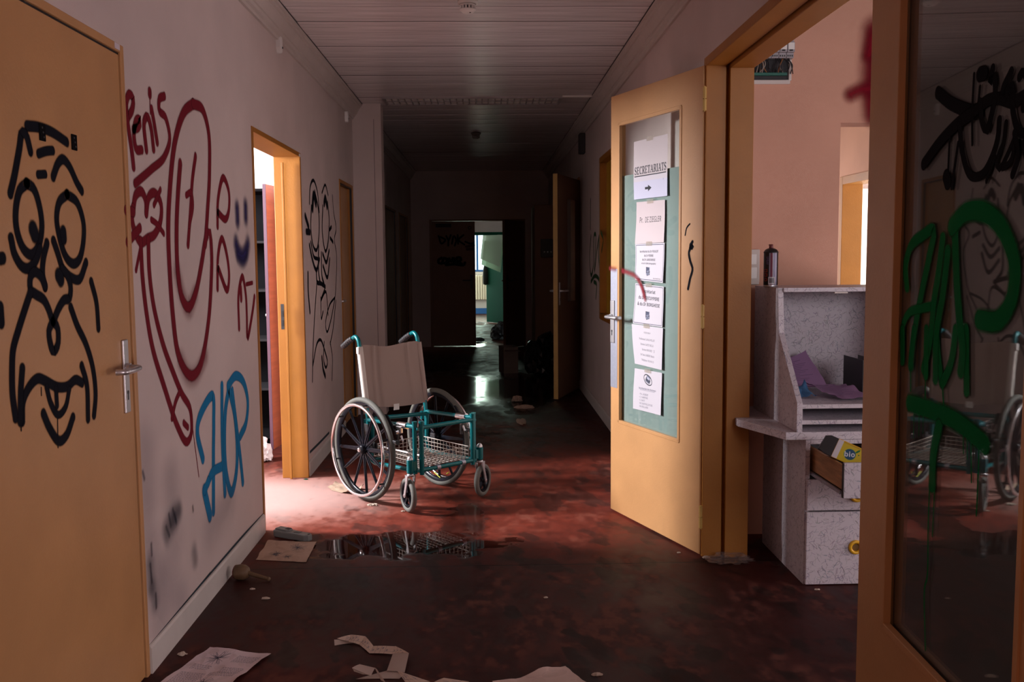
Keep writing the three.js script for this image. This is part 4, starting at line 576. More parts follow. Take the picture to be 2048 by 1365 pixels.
for (const [y, d, label] of [[2.6, 5.43, 'white wall sensor under the left moulding, nearer one'], [2.58, 8.0, 'small white wall sensor next to the pilaster top']]) {
  const t = thing('motion_sensor', label, 'sensor', [XL, y, d], 90);
  obj('sensor_body', prism([[-0.026, 0.03], [-0.018, 0.044], [0.018, 0.044], [0.026, 0.03], [0.026, -0.02], [0.016, -0.042], [0, -0.048], [-0.016, -0.042], [-0.026, -0.02]], 0.022, 0.006), M.white, t);
  obj('sensor_eye', lathe([[0, 0.004], [0.006, 0.002], [0.007, 0]], 12).rotateX(Math.PI / 2).translate(0.008, -0.016, 0.029), M.black, t);
}
{
  const t = thing('alarm_box', 'small black box high on the right wall under the moulding', 'alarm box', [XR, 2.52, 9.45], -90);
  obj('alarm_body', span(-0.06, 0.06, -0.1, 0.1, 0, 0.06, 0.01), M.dark, t); obj('alarm_grille', [0, 1, 2, 3].map((k) => span(-0.04, 0.04, -0.05 + k * 0.025, -0.04 + k * 0.025, 0.06, 0.063)), M.black, t);
}
// hatch in the right wall, ochre frame and closed shutter
{
  const t = tag(thing('window_6', 'ochre framed hatch with a closed ochre shutter behind the open leaf', 'hatch', [XR, 1.555, 7.65], -90), null, null, null, 'structure'), w = 0.55, h = 0.695;
  obj('window_frame', [span(-w, w, h - 0.05, h, -0.2, 0.008, 0.003), span(-w, w, -h, -h + 0.05, -0.2, 0.008, 0.003), span(-w, -w + 0.05, -h + 0.05, h - 0.05, -0.2, 0.008, 0.003), span(w - 0.05, w, -h + 0.05, h - 0.05, -0.2, 0.008, 0.003)], M.frame, t);
  obj('shutter', span(-w + 0.05, w - 0.05, -h + 0.05, h - 0.05, -0.07, -0.05), std(lin(0.5, 0.30, 0.02), 0.45), t);
}

// ---------------------------------------------------------------- reception: desk unit with hutch and drawers
{
  const F = 3.863, t = thing('desk', 'grey marbled laminate desk top with a drawer unit under it', 'desk', [1.34, 0, F]);   // local x right, z towards the viewer
  obj('desk_top', prism([[-0.085, -0.001], [-0.2, -0.33], [-0.2, -0.7], [0.95, -0.7], [0.95, -0.001]].map(([x, z]) => [x, -z]), 0.03, 0.0015).rotateX(-Math.PI / 2).translate(0, 0.627, 0), M.laminate, t);
  const u = part('drawer_unit', t);
  obj('side_panel', span(0, 0.02, 0.0, 0.624, -0.6, -0.004, 0.001), M.laminate, u); obj('side_panel', span(0.42, 0.44, 0.0, 0.624, -0.6, -0.004, 0.001), M.laminate, u);
  obj('back_panel', span(0.02, 0.42, 0.0, 0.624, -0.6, -0.59), M.laminate, u); obj('top_rail', span(0.02, 0.42, 0.606, 0.624, -0.59, -0.004, 0.001), M.laminate, u);
  obj('inner_floor', span(0.02, 0.42, 0.455, 0.462, -0.59, -0.03), M.dark, u);
  const ring = (x, y, z) => { const k = [new THREE.TorusGeometry(0.0235, 0.0075, 12, 32).translate(x, y, z + 0.006)]; return k; };
  for (const [y0, y1, name] of [[0.004, 0.318, 'drawer_front'], [0.324, 0.458, 'drawer_front']]) { obj(name, span(0.004, 0.436, y0, y1, -0.004, 0.014, 0.003), M.laminate, u); const ky = y0 < 0.1 ? 0.165 : 0.39; obj('ring_handle', ring(0.215, ky, 0.012), M.yellow, u); obj('ring_hole', lathe([[0, 0.002], [0.018, 0.002], [0.019, 0]], 24).rotateX(Math.PI / 2).translate(0.215, ky, 0.0125), std(lin(0.2, 0.11, 0.02), 0.6), u); }
  const dz = 0.345, d = part('open_drawer', t, 'top drawer pulled out');   // pulled out towards the viewer
  obj('drawer_front', span(0.03, 0.44, 0.462, 0.602, dz - 0.016, dz, 0.003), M.laminate, d);
  obj('drawer_edge', span(0.0285, 0.031, 0.464, 0.6, dz - 0.017, dz - 0.001), M.dark, d);
  obj('drawer_side', span(0.036, 0.048, 0.482, 0.586, dz - 0.48, dz - 0.016, 0.001), M.wood, d); obj('drawer_side', span(0.40, 0.412, 0.482, 0.586, dz - 0.48, dz - 0.016, 0.001), M.wood, d);
  obj('drawer_bottom', span(0.036, 0.412, 0.484, 0.49, dz - 0.48, dz - 0.016), M.wood, d); obj('runner', span(0.026, 0.036, 0.472, 0.486, dz - 0.5, dz - 0.03, 0.001), M.galva, d);
  obj('ring_handle', ring(0.235, 0.475, dz - 0.002), M.yellow, d);
}
{
  const t = thing('hutch', 'grey marbled laminate hutch with slanted sides standing on the desk', 'hutch', [1.3, 0.659, 3.863]);   // local z: -(depth - 3.863)
  const side = () => prism([[0.0, 0], [0.0, 0.122], [-0.262, 0.398], [-0.285, 0.597], [-0.64, 0.597], [-0.64, 0]].map(([z, y]) => [-z, y]), 0.022, 0.001).rotateY(Math.PI / 2);
  obj('side_panel', side().translate(0.0, 0, 0), M.laminate, t); obj('side_panel', side().translate(0.56, 0, 0), M.laminate, t);
  obj('top_panel', span(0.022, 0.56, 0.578, 0.597, -0.64, -0.272, 0.001), M.laminate, t);
  obj('back_panel', span(0.022, 0.56, 0, 0.578, -0.64, -0.628), M.laminate, t);
  obj('shelf', span(0.022, 0.56, 0.098, 0.116, -0.62, -0.004, 0.001), M.laminate, t);
  obj('shelf', span(0.022, 0.56, 0.030, 0.048, -0.6, -0.01, 0.001), M.laminate, t);
  obj('light_strip', span(0.25, 0.31, 0.570, 0.577, -0.29, -0.274, 0.001), M.whiteDull, t);
}
// bent sheets: corners as points, a bilinear patch with waves
function sheet(name, label, cat, group, P, mat, wave = 0.004, lift = 0.0015, mapped = true) {
  const N = 16, [a, b, c, d] = P, o = a.clone().add(b).add(c).add(d).multiplyScalar(0.25), pos = [], uv = [], idx = [], s = Math.floor(rr(0, 999));
  for (let j = 0; j <= N; j++) for (let i = 0; i <= N; i++) {
    const u = i / N, v = j / N, p = a.clone().multiplyScalar((1 - u) * (1 - v)).addScaledVector(b, u * (1 - v)).addScaledVector(c, u * v).addScaledVector(d, (1 - u) * v).sub(v3(o.x, 0, o.z));
    const q = 0.014 * (fbm(u * 5, v * 5, s, 2) - 0.5) * (wave > 0 ? 1 : 0);
    pos.push(p.x + q * (j === 0 || j === N ? 0.6 : 0), p.y + lift + wave * 2 * Math.max(0, fbm(u * 3, v * 3, s + 7, 3) - 0.35) * (1 + 2 * Math.pow(Math.abs(u - 0.5) * 2, 4)), p.z + q * (i === 0 || i === N ? 0.6 : 0)); uv.push(u, 1 - v);
    if (i < N && j < N) { const k = j * (N + 1) + i; idx.push(k, k + N + 1, k + 1, k + 1, k + N + 1, k + N + 2); }
  }
  const g = new THREE.BufferGeometry(); g.setAttribute('position', new THREE.Float32BufferAttribute(pos, 3)); g.setAttribute('uv', new THREE.Float32BufferAttribute(uv, 2)); g.setIndex(idx); g.computeVertexNormals();
  const m = obj(name, g, mat, scene, true); m.position.set(o.x, 0, o.z); return tag(m, label, cat, group);
}
const formPrint = canvas(256, 256, (c, W, H) => { c.fillStyle = '#a98aae'; c.fillRect(0, 0, W, H); c.fillStyle = '#7a6384'; for (let k = 0; k < 13; k++) c.fillRect(20, 40 + k * 13, rr(90, 200), 3); c.fillRect(20, 16, 120, 6); });
const lilacM = printed(formPrint, lin(0.8, 0.72, 0.8));
const inHutch = (x, y, d) => v3(x, y, -d), HY = 0.776;
sheet('form', 'lilac printed form leaning against the hutch back', 'form', 'lilac forms in the hutch', [inHutch(1.36, HY + 0.11, 4.4), inHutch(1.52, HY + 0.16, 4.42), inHutch(1.56, HY + 0.02, 4.22), inHutch(1.37, HY + 0.02, 4.24)], lilacM, 0.004);
sheet('form', 'crumpled lilac form lying forward on the hutch shelf', 'form', 'lilac forms in the hutch', [inHutch(1.44, HY + 0.035, 4.2), inHutch(1.62, HY + 0.03, 4.18), inHutch(1.66, HY + 0.004, 3.98), inHutch(1.5, HY + 0.004, 3.94)], lilacM, 0.01);
sheet('cloth', 'small crumpled blue cloth at the left of the hutch shelf', 'cloth', null, [inHutch(1.35, HY + 0.03, 4.16), inHutch(1.43, HY + 0.035, 4.16), inHutch(1.44, HY + 0.003, 4.02), inHutch(1.37, HY + 0.003, 4.03)], std(lin(0.05, 0.16, 0.32), 0.85, { side: THREE.DoubleSide }), 0.016);
{
  const t = thing('lever_arch_file', 'black lever arch file standing at the right of the hutch', 'file', [1.66, HY, 4.08]);
  obj('cover', [span(0, 0.07, 0, 0.004, -0.22, 0), span(0, 0.004, 0, 0.16, -0.22, 0, 0.001), span(0.066, 0.07, 0, 0.16, -0.22, 0, 0.001), span(0, 0.07, 0, 0.16, -0.003, 0.003, 0.001)], M.black, t); obj('spine_label', span(0.015, 0.055, 0.03, 0.075, 0.003, 0.0036), M.whiteDull, t); obj('finger_ring', new THREE.TorusGeometry(0.011, 0.002, 8, 20).translate(0.035, 0.115, 0.004), M.chrome, t);
}
{ // juice carton lying tilted in the open drawer
  const art = canvas(256, 128, (c, W, H) => { c.fillStyle = '#d9c020'; c.fillRect(0, 0, W, H); c.fillStyle = '#e4e0e4'; c.fillRect(0, 0, 34, H); c.beginPath(); c.moveTo(W, H * 0.25); c.lineTo(W - 70, H); c.lineTo(W, H); c.fill(); c.fillStyle = '#c9a416'; c.fillRect(34, 0, W - 34, 10); c.fillStyle = '#10507a'; c.beginPath(); c.arc(98, 66, 38, 0, 7); c.fill(); c.strokeStyle = '#b9c93a'; c.lineWidth = 4; c.stroke(); c.save(); c.translate(98, 70); c.rotate(-0.35); text(c, 'bold 46px sans-serif', 'bio', 0, 12, '#e8ecf4'); c.restore(); c.fillStyle = '#1c7a3a'; c.beginPath(); c.ellipse(136, 28, 6, 18, 0.6, 0, 7); c.fill(); c.beginPath(); c.arc(150, 48, 4, 0, 7); c.fill(); c.fillStyle = '#3c7a5a'; c.beginPath(); c.arc(182, 42, 8, 0, 7); c.fill(); c.fillStyle = '#8a2a1a'; c.fillRect(205, 36, 50, 5); });
  const t = thing('juice_carton', 'yellow juice carton with a round blue bio emblem lying in the open drawer', 'carton', [1.432, 0.612, 3.67]);
  obj('carton_body', box(0.16, 0.08, 0.07, 0.035, 0, 0, 0.003), M.yellow, t); obj('carton_print', new THREE.PlaneGeometry(0.156, 0.076).translate(0.035, 0, 0.0354), printed(art, lin(0.9, 0.9, 0.9), 0.4), t, true);
  obj('carton_gable', prism([[-0.044, -0.039], [-0.044, 0.039], [-0.075, 0.039], [-0.093, 0.03], [-0.1, -0.03], [-0.07, -0.039]], 0.068, 0.001).translate(0, 0, -0.034), M.black, t);
  t.rotation.set(-0.2, -0.3, -0.46);
}
{ // spray can on the hutch
  const art = canvas(256, 256, (c, W, H) => { c.fillStyle = '#101014'; c.fillRect(0, 0, W, H); c.fillStyle = '#8a8494'; c.fillRect(150, 0, 8, H); c.fillStyle = '#6a1838'; c.fillRect(158, 0, 14, H); c.fillStyle = '#8c8aa6'; c.fillRect(172, 0, 26, H); c.fillStyle = '#3a3446'; c.fillRect(70, 0, 14, H); c.fillStyle = '#b9b2b8'; c.fillRect(146, 190, 40, 60); c.fillStyle = '#26242c'; for (let k = 0; k < 9; k++) c.fillRect(152 + k * 3, 200, 2, 38); c.strokeStyle = '#a02a20'; c.lineWidth = 4; c.strokeRect(118, 130, 20, 20); c.strokeRect(118, 165, 20, 20); c.beginPath(); c.arc(128, 212, 11, 0, 7); c.stroke(); c.save(); c.translate(132, 60); c.rotate(Math.PI / 2); text(c, 'bold 22px sans-serif', 'SPRAY', 0, 0, '#6a5a8a'); c.restore(); });
  const t = thing('spray_can', 'black and violet spray paint can standing on the hutch', 'spray can', [1.312, 1.256, 4.3], 118);
  obj('can_body', lathe([[0.0325, 0.008], [0.0325, 0.155]], 40), std(lin(0.9, 0.9, 0.9), 0.3, { map: art }), t, true);
  obj('can_base', lathe([[0, 0.004], [0.028, 0.001], [0.0325, 0.0], [0.0335, 0.004], [0.0325, 0.008]], 40), M.alu, t);
  obj('can_shoulder', lathe([[0.0325, 0.155], [0.0338, 0.157], [0.033, 0.16], [0.026, 0.17], [0.015, 0.176], [0.0, 0.177]], 40), M.black, t);
  obj('nozzle', [lathe([[0, 0.195], [0.009, 0.194], [0.010, 0.176], [0, 0.176]], 16), bar([0, 0.188, 0], [0.012, 0.192, 0], 0.004, 8)], std(lin(0.14, 0.03, 0.03), 0.5), t);
}
{
  const t = thing('light_switch', 'white double light switch with socket on the reception wall', 'switch', [1.29, 1.348, 4.6]);
  obj('backplate', span(-0.055, 0.055, -0.08, 0.082, 0, 0.012, 0.004), M.whiteDull, t);
  for (const x of [-0.019, 0.019]) obj('rocker', span(x - 0.018, x + 0.018, 0.008, 0.058, 0.012, 0.017, 0.0015), M.white, t);
  obj('socket_plate', span(-0.04, 0.04, -0.062, -0.006, 0.012, 0.016, 0.002), M.white, t); obj('lip', span(-0.05, 0.05, -0.09, -0.076, 0, 0.025, 0.004), M.whiteDull, t);
}
{ // open fuse board let into the wall
  const t = thing('fuse_board', 'broken open fuse board with grey breakers and hanging wires', 'fuse board', [1.28, 2.24, 4.6]);
  obj('back_box', span(-0.06, 0.205, 0.0, 0.26, 0.0005, 0.004), M.dark, t); obj('plaster_edge', [span(-0.06, 0.2, -0.016, 0.004, 0, 0.012, 0.003), span(0.192, 0.206, 0.0, 0.1, 0, 0.012, 0.003)], M.whiteDull, t);
  for (let k = 0; k < 7; k++) { const x = -0.05 + k * 0.0365, b = obj('breaker', [span(x, x + 0.035, 0.1, 0.125, 0.01, 0.045, 0.002), span(x, x + 0.035, 0.125, 0.172, 0.01, 0.062, 0.002), span(x, x + 0.035, 0.172, 0.19, 0.01, 0.045, 0.002)], std(lin(0.33, 0.31, 0.33), 0.5), t); obj('breaker_face', span(x + 0.003, x + 0.032, 0.136, 0.168, 0.062, 0.0635), M.white, b); obj('toggle', span(x + 0.01, x + 0.024, 0.129, 0.135, 0.062, 0.068, 0.001), M.dark, b); obj('terminal', [0, 1, 2].map((q) => span(x + 0.004 + q * 0.01, x + 0.010 + q * 0.01, 0.106, 0.114, 0.0445, 0.0458)), M.black, b); }
  obj('earth_bar', span(-0.04, 0.18, 0.022, 0.036, 0.012, 0.026, 0.002), std(lin(0.0, 0.10, 0.07), 0.5), t);
  for (let k = 0; k < 26; k++) { const x = rr(-0.05, 0.19), x2 = x + rr(-0.03, 0.03), up = k % 4 === 0; obj('wire', up ? pipe([[x, 0.185, 0.025], [x + rr(-0.01, 0.01), 0.215, rr(0.02, 0.045)], [x2, 0.25, 0.01]], 0.0024, 6, 10) : pipe([[x, 0.105, 0.03], [(x + x2) / 2 + rr(-0.02, 0.02), 0.07, rr(0.02, 0.05)], [x2, 0.03, 0.02]], 0.0024, 6, 10), k % 5 === 0 ? std(lin(0.3, 0.26, 0.22), 0.6) : k % 7 === 0 ? std(lin(0.25, 0.1, 0.03), 0.6) : M.black, t); }
}
// frame of the store room door in the passage, and shelves in the store
{
  const t = tag(thing('door_9', 'ochre frame of the doorway from the passage into the white store', 'door frame', [2.9, 0, 7.13]), null, null, null, 'structure');
  obj('door_frame', [span(-0.008, 0.16, 0, 2.03, -0.53, -0.47, 0.003), span(-0.008, 0.16, 0, 2.03, 0.47, 0.53, 0.003), span(-0.008, 0.16, 1.965, 2.03, -0.47, 0.47, 0.003)], M.frame, t);
  const s = thing('shelf_unit', 'white shelves in the bright store beyond the reception', 'shelves', [3.25, 0, 8.55]);
  for (const y of [0.5, 0.95, 1.3, 1.62, 1.95]) obj('shelf', span(0, 1.4, y, y + 0.02, 0, 0.35, 0.002), M.white, s); for (const x of [0, 1.4]) obj('upright', span(x - 0.01, x + 0.01, 0, 2.0, 0, 0.35, 0.002), M.white, s); obj('back_panel', span(0, 1.4, 0.4, 2.0, 0, 0.006), M.white, s);
}
// ---------------------------------------------------------------- left room: black locker with an open red-brown door, crumpled bag
{
  const t = thing('locker', 'tall black shelved locker with its red-brown door open in the left room', 'locker', [-1.86, 0.06, 7.02]);   // local z towards the viewer
  obj('carcass', [span(-0.4, -0.38, 0, 1.86, -0.4, 0), span(0.38, 0.4, 0, 1.86, -0.4, 0), span(-0.4, 0.4, 1.84, 1.86, -0.4, 0), span(-0.4, 0.4, 0, 0.02, -0.4, 0), span(-0.38, 0.38, 0.02, 1.84, -0.4, -0.39)], M.matt, t);
  for (const y of [0.36, 0.73, 1.1, 1.46]) obj('shelf', [span(-0.38, 0.38, y, y + 0.018, -0.39, -0.02, 0.002)], new THREE.MeshPhysicalMaterial({ color: lin(0.02, 0.02, 0.022), roughness: 0.8, specularIntensity: 0.2 }), t);
  for (const [x, z] of [[-0.37, -0.02], [0.37, -0.02], [-0.37, -0.37], [0.37, -0.37]]) obj('foot', bar([x, -0.06, z], [x, 0, z], 0.015, 10), M.black, t);
  const d = part('locker_door', t); d.position.set(0.4, 0, 0.004); d.rotation.y = rad(-97);
  obj('door_panel', span(0, 0.42, 0.0, 1.86, 0, 0.02, 0.002), M.mahogany, d); obj('door_edging', [span(0.418, 0.424, 0.0, 1.86, -0.001, 0.021)], std(lin(0.07, 0.025, 0.045), 0.6), d); obj('door_knob', lathe([[0, 0.022], [0.011, 0.02], [0.013, 0.012], [0.007, 0]], 14).rotateX(Math.PI / 2).translate(0.38, 0.95, 0.02), M.alu, d);
  obj('door_card', span(0.34, 0.40, 1.72, 1.78, 0.0205, 0.0212), M.white, d);
}
function crumple(name, label, cat, [x, d], [rx, ry, rz], mat, s, amp = 0.35, sharp = 3) {
  const g = new THREE.IcosahedronGeometry(1, 5), p = g.attributes.position;
  for (let i = 0; i < p.count; i++) { const a = p.getX(i), b = p.getY(i), c = p.getZ(i), n = Math.abs(fbm(a * sharp + 9, b * sharp + c * 2.3 + 5, s, 3) - 0.5) * 2, k = 1 - amp + amp * 2 * (0.5 - n) + amp * (fbm(a * 1.3 + 4, c * 1.3 + b, s + 5, 2) - 0.5) * 2; p.setXYZ(i, a * rx * k, Math.max(-0.3, b) * ry * k + 0.3 * ry * 0.98, c * rz * k); }
  g.computeVertexNormals(); const m = obj(name, g, mat, scene); let lo = Infinity; const q = m.geometry.attributes.position; for (let i = 0; i < q.count; i++) lo = Math.min(lo, q.getY(i)); m.position.set(x, -lo + 0.001, -d); return tag(m, label, cat);
}
const clear = new THREE.MeshPhysicalMaterial({ color: lin(0.9, 0.88, 0.88), roughness: 0.06, transmission: 0.96, thickness: 0 });
crumple('plastic_bag', 'crumpled white plastic bag on the floor at the locker foot', 'bag', [-1.58, 6.5], [0.07, 0.12, 0.09], std(lin(0.66, 0.62, 0.62), 0.4), 301, 0.45, 4);
// ---------------------------------------------------------------- loose things on the near floor
const px = (u, v, y = 0.001) => onY(u, v, y);
const scrib = (kind) => canvas(512, 512, (c, W, H) => {
  c.fillStyle = ['#c2a792', '#e6dce0', '#dccbc3', '#b8a595'][kind]; c.fillRect(0, 0, W, H);
  for (let k = 0; k < 40; k++) { c.fillStyle = `rgba(110,85,70,${rr(0.02, 0.09)})`; c.beginPath(); c.ellipse(rr(0, W), rr(0, H), rr(10, 90), rr(8, 60), rr(0, 3), 0, 7); c.fill(); }
  const burst = (x, y, r, n) => { for (let k = 0; k < n; k++) { const a = rr(0, 6.28), l = r * rr(0.3, 1); c.strokeStyle = `rgba(35,40,62,${rr(0.25, 0.8)})`; c.lineWidth = rr(1, 4); c.beginPath(); c.moveTo(x + rr(-6, 6), y + rr(-6, 6)); c.quadraticCurveTo(x + Math.cos(a) * l * 0.6 + rr(-20, 20), y + Math.sin(a) * l * 0.6 + rr(-20, 20), x + Math.cos(a) * l, y + Math.sin(a) * l); c.stroke(); } };
  const lines = (x, y, w, n, gap) => { for (let k = 0; k < n; k++) { let q = x; while (q < x + w - 8) { const l = rr(5, 22); c.fillStyle = 'rgba(70,72,95,0.62)'; c.fillRect(q, y + k * gap, Math.min(l, x + w - q), gap * 0.42); q += l + 5; } } };
  if (kind === 0) { burst(170, 330, 80, 60); burst(150, 360, 60, 40); burst(350, 160, 110, 70); burst(300, 400, 70, 40); }
  if (kind === 1) { burst(170, 120, 95, 60); lines(300, 60, 180, 9, 11); lines(60, 210, 150, 5, 11); lines(300, 220, 170, 6, 11); burst(290, 400, 100, 55); lines(40, 300, 190, 14, 11); lines(40, 470, 160, 3, 11); lines(250, 280, 200, 4, 11); }
  if (kind === 2) { burst(330, 330, 130, 80); burst(200, 420, 60, 30); }
  if (kind === 3) { for (let k = 0; k < 300; k++) { c.fillStyle = `rgba(90,60,45,${rr(0.05, 0.3)})`; c.fillRect(rr(0, W), rr(0, H), rr(3, 22), rr(3, 14)); } }
});
sheet('drawing_sheet', 'creased buff sheet with dark ink sketches beside the skirting board', 'paper', 'sheets on the floor', [px(537, 1083), px(633, 1087), px(612, 1126), px(512, 1121)], printed(scrib(0)), 0.006);
sheet('printed_sheet', 'pinkish printed sheet with inky flowers, lowest at the left of the floor', 'paper', 'sheets on the floor', [px(421, 1296), px(541, 1311), px(440, 1392), px(300, 1382)], printed(scrib(1), lin(1, 0.97, 1)), 0.005);
sheet('stained_sheet', 'stained pinkish sheet cut by the bottom edge right of the paper strips', 'paper', 'sheets on the floor', [px(1130, 1336), px(1190, 1378), px(1060, 1420), px(985, 1373)], printed(scrib(2), lin(0.9, 0.84, 0.82)), 0.006);
sheet('torn_sheet', 'torn dusty sheet under the big wheel of the wheelchair', 'paper', 'sheets on the floor', [px(672, 967), px(728, 979), px(695, 990), px(654, 979)], printed(scrib(3), lin(0.95, 0.88, 0.8)), 0.012);
{ // fan-folded paper strips; a strip is a chain of panels, each given by its two edges in the frame of a close-up
  const ZT = zoomer(640, 1200, 3.531), tick = canvas(256, 128, (c, W, H) => { c.fillStyle = '#d0c0b2'; c.fillRect(0, 0, W, H); c.strokeStyle = 'rgba(80,70,85,0.8)'; c.lineWidth = 3; for (let x = 0; x < W; x += 64) { c.beginPath(); c.moveTo(x, 0); c.lineTo(x, H); c.stroke(); } c.beginPath(); c.moveTo(0, H * 0.3); c.lineTo(W, H * 0.3); c.stroke(); c.fillStyle = '#3c4a70'; for (let x = 12; x < W; x += 64) { c.font = 'bold 44px sans-serif'; c.fillText('lı', x, 72 + (x % 3) * 16); } });
  const mats = [printed(tick, lin(1, 0.97, 0.94)), std(lin(0.50, 0.42, 0.37), 0.8, { side: THREE.DoubleSide })];
  function strip(label, panels) {
    const t = thing('paper_strip', label, 'paper strip', [0, 0, 0], 0, 'fan-folded paper strips'), all = [];
    panels.forEach(([k, ...q], n) => {
      const P = [0, 1, 2, 3].map((i) => { const [u, v] = ZT(q[3 * i], q[3 * i + 1]); return px(u, v, q[3 * i + 2]); }), pos = [], uv = [], idx = [], N = 8;
      for (let j = 0; j <= 2; j++) for (let i = 0; i <= N; i++) { const u = i / N, v = j / 2, p = P[0].clone().multiplyScalar((1 - u) * (1 - v)).addScaledVector(P[1], u * (1 - v)).addScaledVector(P[2], u * v).addScaledVector(P[3], (1 - u) * v); pos.push(p.x, p.y + 0.0012 * Math.sin(Math.PI * u) + 0.0006 * n, p.z); uv.push(u * 1.2, v); if (i < N && j < 2) { const a = j * (N + 1) + i; idx.push(a, a + N + 1, a + 1, a + 1, a + N + 1, a + N + 2); } }
      const g = new THREE.BufferGeometry(); g.setAttribute('position', new THREE.Float32BufferAttribute(pos, 3)); g.setAttribute('uv', new THREE.Float32BufferAttribute(uv, 2)); g.setIndex(idx); g.computeVertexNormals(); all.push([k, g]);
    });
    const o = all[0][1].boundingBox; t.position.set(0, 0, 0); all.forEach(([k, g]) => obj('folded_panel', g, mats[k], t, true)); void o;
  }
  strip('longest fan-folded paper strip with blue figures, bent into a hook', [
    [1, 100, 283, 0.012, 215, 284, 0.002, 240, 306, 0.002, 103, 325, 0.001], [0, 118, 276, 0.014, 215, 250, 0.016, 310, 262, 0.01, 235, 306, 0.003], [0, 215, 250, 0.016, 320, 262, 0.015, 276, 320, 0.004, 200, 300, 0.006], [0, 320, 262, 0.015, 378, 332, 0.006, 350, 384, 0.002, 276, 320, 0.003], [0, 378, 332, 0.006, 530, 335, 0.014, 508, 390, 0.003, 350, 384, 0.002], [0, 530, 333, 0.014, 628, 384, 0.016, 600, 394, 0.004, 508, 390, 0.003], [1, 515, 388, 0.004, 628, 386, 0.014, 598, 522, 0.003, 472, 510, 0.002],
  ]);
  strip('curled paper strip looping over itself under the hook-shaped one', [
    [1, 480, 500, 0.002, 600, 522, 0.003, 560, 560, 0.002, 250, 562, 0.001], [1, 225, 484, 0.03, 280, 458, 0.035, 390, 484, 0.03, 360, 540, 0.008], [0, 225, 484, 0.03, 240, 510, 0.012, 300, 530, 0.006, 360, 540, 0.006], [1, 385, 484, 0.032, 405, 500, 0.028, 470, 600, 0.01, 430, 575, 0.006], [0, 545, 508, 0.008, 600, 525, 0.009, 780, 585, 0.004, 610, 600, 0.002],
  ]);
  strip('short end of a paper strip at the bottom edge between strip and stained sheet', [[0, 790, 590, 0.002, 875, 553, 0.012, 1055, 580, 0.004, 990, 620, 0.002]]);
}
{ // grey handset
  const a = px(556, 1071), b = px(618, 1083), c = a.clone().add(b).multiplyScalar(0.5), t = thing('handset', 'grey cordless handset lying on the floor by the doorway', 'handset', [c.x, 0.0, -c.z], Math.atan2(-(b.z - a.z), b.x - a.x) * 180 / Math.PI), L = a.distanceTo(b) / 2 + 0.008;
  const g = std(lin(0.2, 0.22, 0.22), 0.5);
  obj('handset_body', prism([[-L, -0.024], [-L + 0.016, -0.031], [-0.02, -0.029], [0.03, -0.024], [L - 0.02, -0.026], [L, -0.014], [L, 0.014], [L - 0.02, 0.026], [0.03, 0.024], [-0.02, 0.029], [-L + 0.016, 0.031], [-L, 0.024]], 0.022, 0.007).rotateX(-Math.PI / 2).translate(0, 0.007, 0), g, t);
  obj('raised_end', prism([[-L + 0.01, -0.02], [-0.03, -0.022], [-0.015, -0.012], [-0.015, 0.012], [-0.03, 0.022], [-L + 0.01, 0.02]], 0.006, 0.004).rotateX(-Math.PI / 2).translate(0, 0.035, 0), g, t);
  obj('display', span(-0.045, -0.02, 0.0445, 0.0462, -0.012, 0.012), M.dark, t); obj('keypad_hollow', prism([[0.015, -0.014], [0.05, -0.012], [0.05, 0.012], [0.015, 0.014]], 0.002, 0.001).rotateX(-Math.PI / 2).translate(0, 0.0355, 0), std(lin(0.1, 0.11, 0.11), 0.6), t); obj('port', span(L - 0.012, L - 0.006, 0.030, 0.0375, -0.006, 0.006), M.black, t);
}
{ // wooden mallet
  const a = px(478, 1147, 0.03), b = px(531, 1159, 0.01), t = thing('wooden_mallet', 'brown round-headed wooden mallet lying against the skirting board', 'mallet', [a.x + 0.012, 0.0, -a.z], Math.atan2(-(b.z - a.z), b.x - a.x) * 180 / Math.PI), L = a.distanceTo(b);
  const w = std(lin(0.16, 0.095, 0.045), 0.55, { map: tiled(streak, 0.2) });
  obj('mallet_head', lathe([[0, -0.034], [0.02, -0.034], [0.03, -0.026], [0.034, -0.008], [0.033, 0.012], [0.024, 0.028], [0.012, 0.034], [0, 0.034]], 28).rotateZ(-Math.PI / 2).translate(0, 0.034, 0), w, t);
  obj('mallet_handle', [bar([0.03, 0.032, 0], [L, 0.010, 0], 0.0095, 14, 0.0075), new THREE.SphereGeometry(0.009, 12, 8).translate(L, 0.0105, 0)], w, t); obj('red_ring', lathe([[0.0215, -0.035], [0.03, -0.03], [0.0305, -0.027], [0.022, -0.034]], 24).rotateZ(-Math.PI / 2).translate(0, 0.034, 0), std(lin(0.2, 0.02, 0.02), 0.5), t);
}
crumple('plastic_wrap', 'crumpled clear plastic wrap at the foot of the reception door frame', 'plastic wrap', [1.13, 4.19], [0.13, 0.022, 0.07], clear, 411, 0.5, 5);
